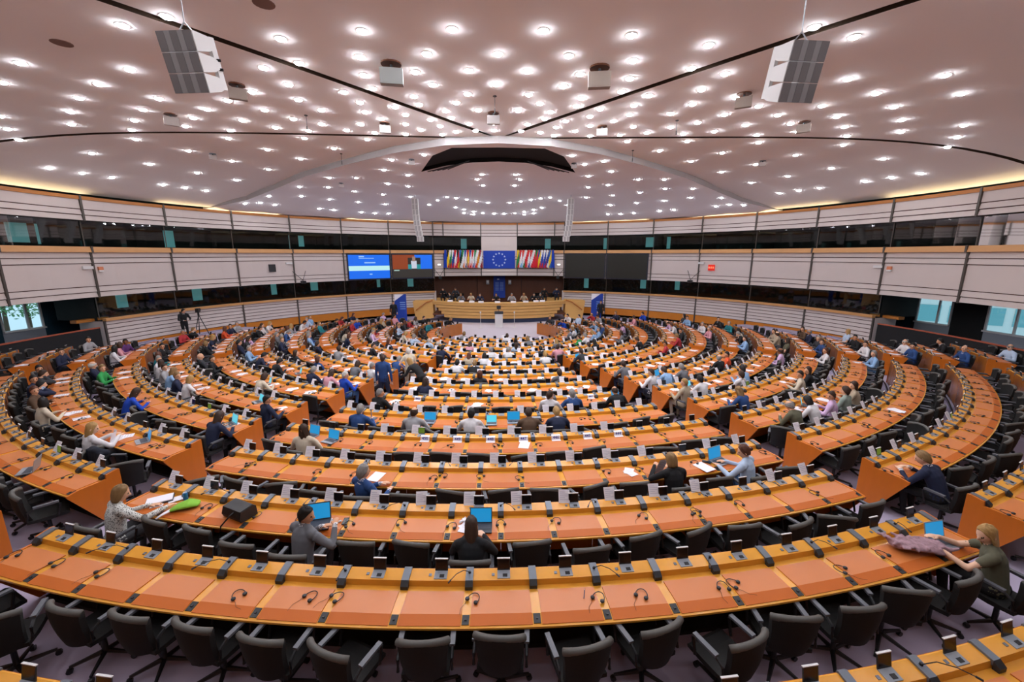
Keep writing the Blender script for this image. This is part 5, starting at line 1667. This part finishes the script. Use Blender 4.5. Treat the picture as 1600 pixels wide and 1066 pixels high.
# bracketed cameras under the middle wall
for az, nm in ((-15.3, 'left of the flags'), (15.3, 'right of the flags'), (-47.4, 'on left wall'), (47.4, 'on right wall')):
    r = empty('dome_camera', WP(RW - .1, az, 2.55), -radians(az)); tag(r, 'black camera on strut bracket %s' % nm, 'camera')
    mb = MB(); mb.box((0, -.55, .0), (.22, .4, .2), M_DARK); mb.tube([(0, -.75, 0), (0, -.86, 0)], .07, M_CHAIRP, 10); mb.obj('camera_body', r)
    mb = MB(); mb.tube([(-.45, 0, .75), (0, -.5, .12)], .018, M_DARK, 5); mb.tube([(.45, 0, .75), (0, -.5, .12)], .018, M_DARK, 5); mb.tube([(0, 0, .0), (0, -.5, .02)], .018, M_DARK, 5); mb.obj('bracket', r)
for az, nm in ((-15.3, 'left'), (15.3, 'right')):
    r = empty('wall_lamp', WP(RW - .2, az, 3.62), -radians(az)); tag(r, 'small bright oval lamp %s of the flags' % nm, 'lamp')
    MB().box((0, .05, 0), (.2, .1, .1), M_WHITE).obj('housing', r)
    mb = MB(); mb.lathe([(.10, -.03), (.13, 0), (.10, .03)], mat('wall lamp glow', 'FFFFFF', .5, emit=(1, .97, .92), es=4), 14, c=(0, -.06, 0)); mb.obj('bulb', r)
# standing cameraman with tripod by the left wall
pz = WP(RW - 1.0, -71.2, 0)
person((pz.x, pz.y, FZ(3)), radians(-120), 'standtalk', 'black', 'short', 'black', 'man in black suit standing by the left wall beside tripod', 'black', 1, 'white')
tp = WP(RW - .9, -68.4, FZ(3)); r = empty('video_tripod', tp, .3); tag(r, 'black video camera on tripod against left wall', 'tripod')
for q in range(3):
    a = 2 * pi * q / 3
    mb = MB(); mb.tube([(0, 0, 1.25), (.42 * cos(a), .42 * sin(a), .0)], .022, M_CHAIRP, 6); mb.obj('leg', r)
mb = MB(); mb.box((0, 0, 1.5), (.16, .34, .2), M_CHAIRP); mb.tube([(0, .17, 1.5), (0, .3, 1.5)], .06, M_CHAIRP, 10); mb.obj('camera', r)
mb = MB(); mb.lathe([(.05, 1.2), (.05, 1.4)], M_CHAIRP, 10); mb.obj('head', r)

# ------------------------------------------------------------------ ceiling lamps
LP_ = [(-5.72, -15.86), (-6.72, -15.56), (-10.14, -14.05), (-8.19, -13.67), (-11.61, -13.08), (-9.6, -12.87), (-8.95, -11.89), (-10.91, -11.98), (-7.24, -11.76), (-10.06, -11.04), (-12.11, -10.98), (-8.26, -11.06), (-11.07, -10.11), (-9.19, -10.28), (-13.13, -9.92), (-10.0, -9.48), (-7.87, -10.06), (-11.94, -9.17), (-8.9, -8.99), (-14.12, -10.94), (-15.05, -9.93), (-15.77, -8.98), (-12.69, -8.13), (-9.56, -8.03), (-15.4, -6.87), (-12.13, -6.39), (-14.89, -4.83), (-11.6, -4.54), (-17.76, -6.16), (-17.56, -5.05), (-14.29, -2.83), (-17.3, -3.96), (-16.67, -1.88), (-16.28, -0.92), (-15.88, 0.05), (-13.59, -0.95), (-15.23, 2.42), (-6.24, -12.38), (-4.15, -15.12), (-4.29, -14.07), (-5.18, -13.82), (-5.09, -12.88), (-2.51, -15.44), (-2.88, -14.4), (-0.84, -15.55), (-3.09, -13.48), (-1.47, -14.57), (-1.88, -13.69), (-3.12, -12.69), (-3.92, -12.44), (-5.34, -11.85), (-3.76, -11.7), (-6.67, -11.03), (-5.06, -11.05), (-6.24, -10.24), (-5.6, -9.74), (-1.6, -12.97), (-2.2, -12.18), (-2.89, -11.37), (-3.87, -10.93), (-2.18, -11.59), (-3.56, -10.32), (-2.74, -10.72), (-4.36, -9.75), (-5.04, -9.09), (-7.24, -9.34), (-6.33, -9.0), (-0.66, -13.8), (-0.0, -14.61), (-0.05, -13.05), (-0.79, -12.4), (-1.14, -11.76), (-1.51, -11.09), (-2.08, -10.27), (-2.94, -9.82), (-2.57, -9.21), (-1.87, -9.63), (-1.41, -10.47), (-1.42, -9.01), (-1.93, -8.67), (-3.19, -8.66), (-4.2, -8.8), (-0.57, -11.18), (-0.92, -9.9), (-0.76, -9.16), (-0.15, -9.95), (-0.16, -9.23), (-6.88, -8.08), (-4.7, -7.98), (-6.41, -6.63), (-9.06, -6.42), (-3.7, -5.21), (-4.38, -5.86), (-2.89, -6.79), (-5.28, -3.72), (-2.38, -6.21), (-2.87, -4.11), (-4.44, -2.49), (-8.5, -1.83), (-7.19, -1.74), (-6.05, 0.0), (-5.12, 0.8), (-9.6, 0.78), (-8.59, 2.21), (-7.26, 3.42), (-5.75, 4.38), (-10.83, 4.04), (-9.43, 5.29), (-7.9, 6.4), (-11.5, 6.41), (-10.0, 7.65), (-9.17, 8.23), (-8.3, 8.61), (-0.82, -2.75), (-1.11, -1.45), (-0.89, 0.47), (-3.41, 4.69), (-2.83, 5.1), (-2.19, 5.66), (-1.55, 6.28), (-0.78, 6.8), (-4.2, 5.77), (-4.99, 7.13), (-3.21, 8.18), (-2.65, 8.83), (-2.73, 9.77), (-1.96, 9.45), (-2.0, 10.14), (-1.26, 9.87), (-0.4, 10.05), (-8.51, -4.83), (-10.98, -2.76), (-11.03, 0.41), (-13.5, 1.89), (-11.98, 2.68), (-14.56, 2.84), (-14.08, 3.61), (-12.21, 5.73)]
LAMPS = []
for x, y in LP_:
    LAMPS.append((x, y))
    if x < -.3: LAMPS.append((-x, y))
def lamp_meshes():
    ring = MB(); ring.lathe([(.115, .0), (.115, -.006), (.095, -.008), (.092, .02), (.092, .03)], M_LAMPRING, 16)
    disc = MB(); disc.lathe([(.03, -.044), (.072, -.030), (.09, .0)], M_LAMP, 10)
    return ring.mesh('trim_ring', True), disc.mesh('light_disc', True)
ME_RING, ME_DISC = lamp_meshes()
def lamp_z(x, y):
    if inside((x, y), outer) and not inside((x, y), hole): return can_z(x, y)
    return ceil_z(x, y)
def lamp(x, y, label):
    z = lamp_z(x, y); e = .05
    nx_, ny_ = (lamp_z(x + e, y) - lamp_z(x - e, y)) / (2 * e), (lamp_z(x, y + e) - lamp_z(x, y - e)) / (2 * e)
    o = empty('ceiling_downlight', (x, y, z - .004))
    if abs(nx_) < 2 and abs(ny_) < 2:
        o.rotation_euler = Vector((-nx_, -ny_, 1)).to_track_quat('Z', 'Y').to_euler()
    tag(o, label, 'ceiling light', 'recessed round downlights')
    place('trim_ring', ME_RING, o); place('light_disc', ME_DISC, o)
def zone(x, y):
    if inside((x, y), outer): return 'podium canopy'
    b = degrees(atan2(-x, -(y - CC[1])))
    if abs(b) < 38: return 'near ceiling panel'
    return ('left' if b > 0 else 'right') + (' side ceiling panel' if abs(b) < 87 else ' rear ceiling panel')
todo = []
for x, y in LAMPS:
    if inside((x, y), hole): continue
    if any(inside((x + a_, y + b_), outer) != inside((x, y), outer) for a_, b_ in ((.2, 0), (-.2, 0), (0, .2), (0, -.2))): y += .35 if inside((x, y), outer) else -.3
    todo.append((zone(x, y), int((19.6 - hypot(x, y + 7.5)) / 1.3) + 1, x, y))
todo.sort()
last = None
for z_, band, x, y in todo:
    cnt = cnt + 1 if last == (z_, band) else 1
    last = (z_, band)
    lamp(x, y, 'round downlight in the %s, %s band from wall, %s from left' % (z_, ordw(band), ordw(cnt)))
# unseen downlights added over the gallery as fill, carrying the ceiling grid on
for i in range(4):
    for j in range(-6, 7):
        x, y = j * 1.9 + (i % 2) * .95, -17.4 - 1.9 * i
        if hypot(x, y + 7.5) < 18: lamp(x, y, 'unseen added downlight over the gallery, %s row back, %s from left' % (ordw(i + 1), ordw(j + 7)))
# ------------------------------------------------------------------ loudspeakers
def line_array(px, py, dist, turn, label):
    p = CAMP + cam_ray(px, py) * dist; tilt = radians(15)
    r = empty('line_array_speaker', p, turn); r.rotation_euler = (tilt, 0, turn); tag(r, label, 'loudspeaker', 'hung loudspeaker clusters')
    h = .235
    for i in range(3):
        mb = MB()
        mb.prism([(0, -h / 2 + .004), (0, h / 2 - .004), (.26, h / 2 - .03), (.34, h / 2 - .06), (.34, -h / 2 + .07), (.24, -h / 2 + .03)], 'x', -.25, .25, M_WHITE)
        b_ = mb.obj('cabinet', r, (0, -.12, h * (1 - i)))
        g = MB()
        for q, (x0, x1) in enumerate(((-.24, -.13), (-.13, -.05), (-.05, .05), (.05, .13), (.13, .24))):
            m = mat('speaker grille dark', '6E6866', .8) if q % 2 == 0 else mat('speaker grille light', '8A8583', .8)
            g.box(((x0 + x1) / 2, -.008, 0), (x1 - x0 - .004, .014, h - .012), m)
        g.obj('grille', b_)
    mb = MB()
    for x in (-.2, .2): mb.box((x, .25, .02), (.05, .10, .62), M_WHITE)
    for z in (-.06, .05): mb.lathe([(.03, 0), (.03, .03)], M_BLACK, 8, c=(.235, .26, z))
    mb.obj('rigging', r)
    mb = MB(); top = ceil_z(p.x, p.y) - p.z + .02
    mb.tube([(-.12, .0, .36), (0, .0, .5)], .008, M_STEEL, 5); mb.tube([(.12, .0, .36), (0, .0, .5)], .008, M_STEEL, 5); mb.tube([(0, .0, .48), (0, .0, top)], .008, M_STEEL, 5)
    c_ = mb.obj('cable', r); c_.rotation_euler = (-tilt, 0, 0)
line_array(297, 100, 5.6, radians(-6), 'white loudspeaker cluster hung from the ceiling on the left')
line_array(1245, 115, 5.6, radians(4), 'white loudspeaker cluster hung from the ceiling on the right')
for px, nm in ((650, 'left'), (891, 'right')):
    p = CAMP + cam_ray(px, 348) * 27
    r = empty('column_speaker', p); tag(r, 'tall slim white column loudspeaker hanging %s of the rostrum' % nm, 'loudspeaker')
    N = 8
    for i in range(N):
        z = 1.3 - .335 * i; bend = .012 * i * i * (1 if px < 800 else -1) * .5
        mb = MB(); mb.box((0, 0, 0), (.40, .30, .325), M_WHITE); b_ = mb.obj('module', r, (bend, -.006 * i * i, z))
        g = MB()
        for x in (-.1, .1): g.quad((x - .06, -.152, -.15), (x + .06, -.152, -.15), (x + .06, -.152, .15), (x - .06, -.152, .15), mat('column grille', 'B7B4B4', .7))
        g.obj('grille', b_)
    mb = MB(); mb.tube([(0, 0, 1.46), (0, 0, can_z(p.x, p.y) - p.z + .05)], .02, M_STEEL, 6); mb.box((0, 0, 1.52), (.12, .1, .12), M_WHITE); mb.obj('hanger', r)
def ceil_hit(px, py):
    d = cam_ray(px, py); z = 8.5
    for _ in range(40):
        t = (z - CAM_Z) / d.z; p = CAMP + d * t
        z = .7 * z + .3 * lamp_z(p.x, p.y)
    return p
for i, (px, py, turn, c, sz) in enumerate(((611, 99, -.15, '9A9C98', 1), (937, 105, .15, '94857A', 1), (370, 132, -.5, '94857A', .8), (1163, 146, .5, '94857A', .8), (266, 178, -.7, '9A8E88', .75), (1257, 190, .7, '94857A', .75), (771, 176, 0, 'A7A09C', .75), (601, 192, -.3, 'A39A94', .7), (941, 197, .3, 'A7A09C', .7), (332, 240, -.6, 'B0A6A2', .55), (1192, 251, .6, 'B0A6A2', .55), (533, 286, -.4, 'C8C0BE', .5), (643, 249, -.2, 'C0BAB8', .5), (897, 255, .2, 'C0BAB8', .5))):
    p = ceil_hit(px, py)
    r = empty('ceiling_speaker', p, -turn); tag(r, 'small box loudspeaker under the ceiling, %s of fourteen from the gallery' % ordw(i + 1), 'loudspeaker', 'box speakers under the ceiling')
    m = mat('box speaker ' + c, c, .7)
    mb = MB(); mb.lathe([(.22 * sz, -.03), (.22 * sz, .0)], M_NICHE if sz > .6 else M_GREY, 14); mb.tube([(0, 0, 0), (0, 0, -.12 * sz)], .03, M_DARK, 6); mb.obj('mount', r)
    mb = MB(); mb.prism([(-.17 * sz, -.14 * sz), (.14 * sz, -.10 * sz), (.10 * sz, -.42 * sz), (-.13 * sz, -.44 * sz)], 'x', -.24 * sz, .24 * sz, m); mb.obj('cabinet', r)
    mb = MB(); mb.quad((-.22 * sz, -.168 * sz, -.16 * sz), (.22 * sz, -.168 * sz, -.16 * sz), (.22 * sz, -.138 * sz, -.42 * sz), (-.22 * sz, -.138 * sz, -.42 * sz), m); mb.obj('grille', r)
for i, (px, py) in enumerate(((412, 5), (96, 67), (768, 182))):
    p = ceil_hit(px, py)
    if i == 2: continue
    mb = MB(); mb.lathe([(.17, -.01), (.17, .01)], mat('dark grille', '7A5E52', .8), 16)
    o = mb.obj('ceiling_grille', None, p); tag(o, 'round dark grille flush in the ceiling, %s' % ('near the top' if i == 0 else 'near left loudspeaker'), 'grille')
for i, (px, py) in enumerate(((773, 150), (478, 180), (1058, 188), (533, 240), (989, 235))):
    p = ceil_hit(px, py)
    mb = MB(); mb.lathe([(.05, -.02), (.05, 0)], M_DARK, 8); mb.tube([(0, 0, 0), (0, 0, -.3)], .008, M_DARK, 5); mb.tube([(0, 0, -.3), (0, 0, -.42)], .016, M_DARK, 6)
    o = mb.obj('hanging_microphone', None, p); tag(o, 'thin dark microphone hanging from the ceiling, %s of five' % ordw(i + 1), 'microphone', 'hanging microphones')
# ------------------------------------------------------------------ outside the windows
M_LEAF = mat('leaves', '5E8A5A', .8, noise=.4, scale=3); M_BARK = mat('bark', '4A3A2A', .9)
def tree(x, y, label, sd):
    r = empty('tree', (x, y, -2.0)); tag(r, label, 'tree', 'trees outside the windows')
    mb = MB(); mb.tube([(0, 0, 0), (.1, 0, 1.8), (0, .1, 4.5)], [.16, .13, .05], M_BARK, 8); mb.obj('trunk', r)
    R_ = random.Random(sd); mb = MB()
    for i in range(900):
        a, b = R_.uniform(0, 2 * pi), R_.uniform(-1, 1); q = R_.random() ** .4
        c = Vector((1.7 * q * cos(a) * sqrt(1 - b * b), 1.7 * q * sin(a) * sqrt(1 - b * b), 3.7 + 2.0 * q * b))
        u = Vector((R_.uniform(-1, 1), R_.uniform(-1, 1), R_.uniform(-.6, .6))).normalized(); v = u.orthogonal().normalized()
        mb.add([c - u * .16, c + v * .06, c + u * .16, c - v * .06], [(0, 1, 2, 3)], M_LEAF)
    mb.obj('crown', r)
tp = CAMP + cam_ray(42, 495) * 31; tree(tp.x, tp.y, 'leafy tree outside the left window', 1)
tp = CAMP + cam_ray(5, 490) * 35; tree(tp.x, tp.y, 'second tree farther from the left window', 2)
bl = empty('office_building', (CAMP + cam_ray(1500, 490) * 42).xy.to_3d() + Vector((0, 0, -6)), radians(-40)); tag(bl, 'pale office building outside the right window', 'building')
MB().box((0, 4, 9), (26, 8, 18), mat('pale facade', 'D8DCD8', .8)).obj('facade', bl)
for iz in range(4):
    for ix in range(-5, 6):
        MB().box((ix * 2.2, -.02, 4.5 + 3 * iz), (1.6, .08, 1.7), mat('far window glass', '6FA9AE', .2)).obj('window', bl)
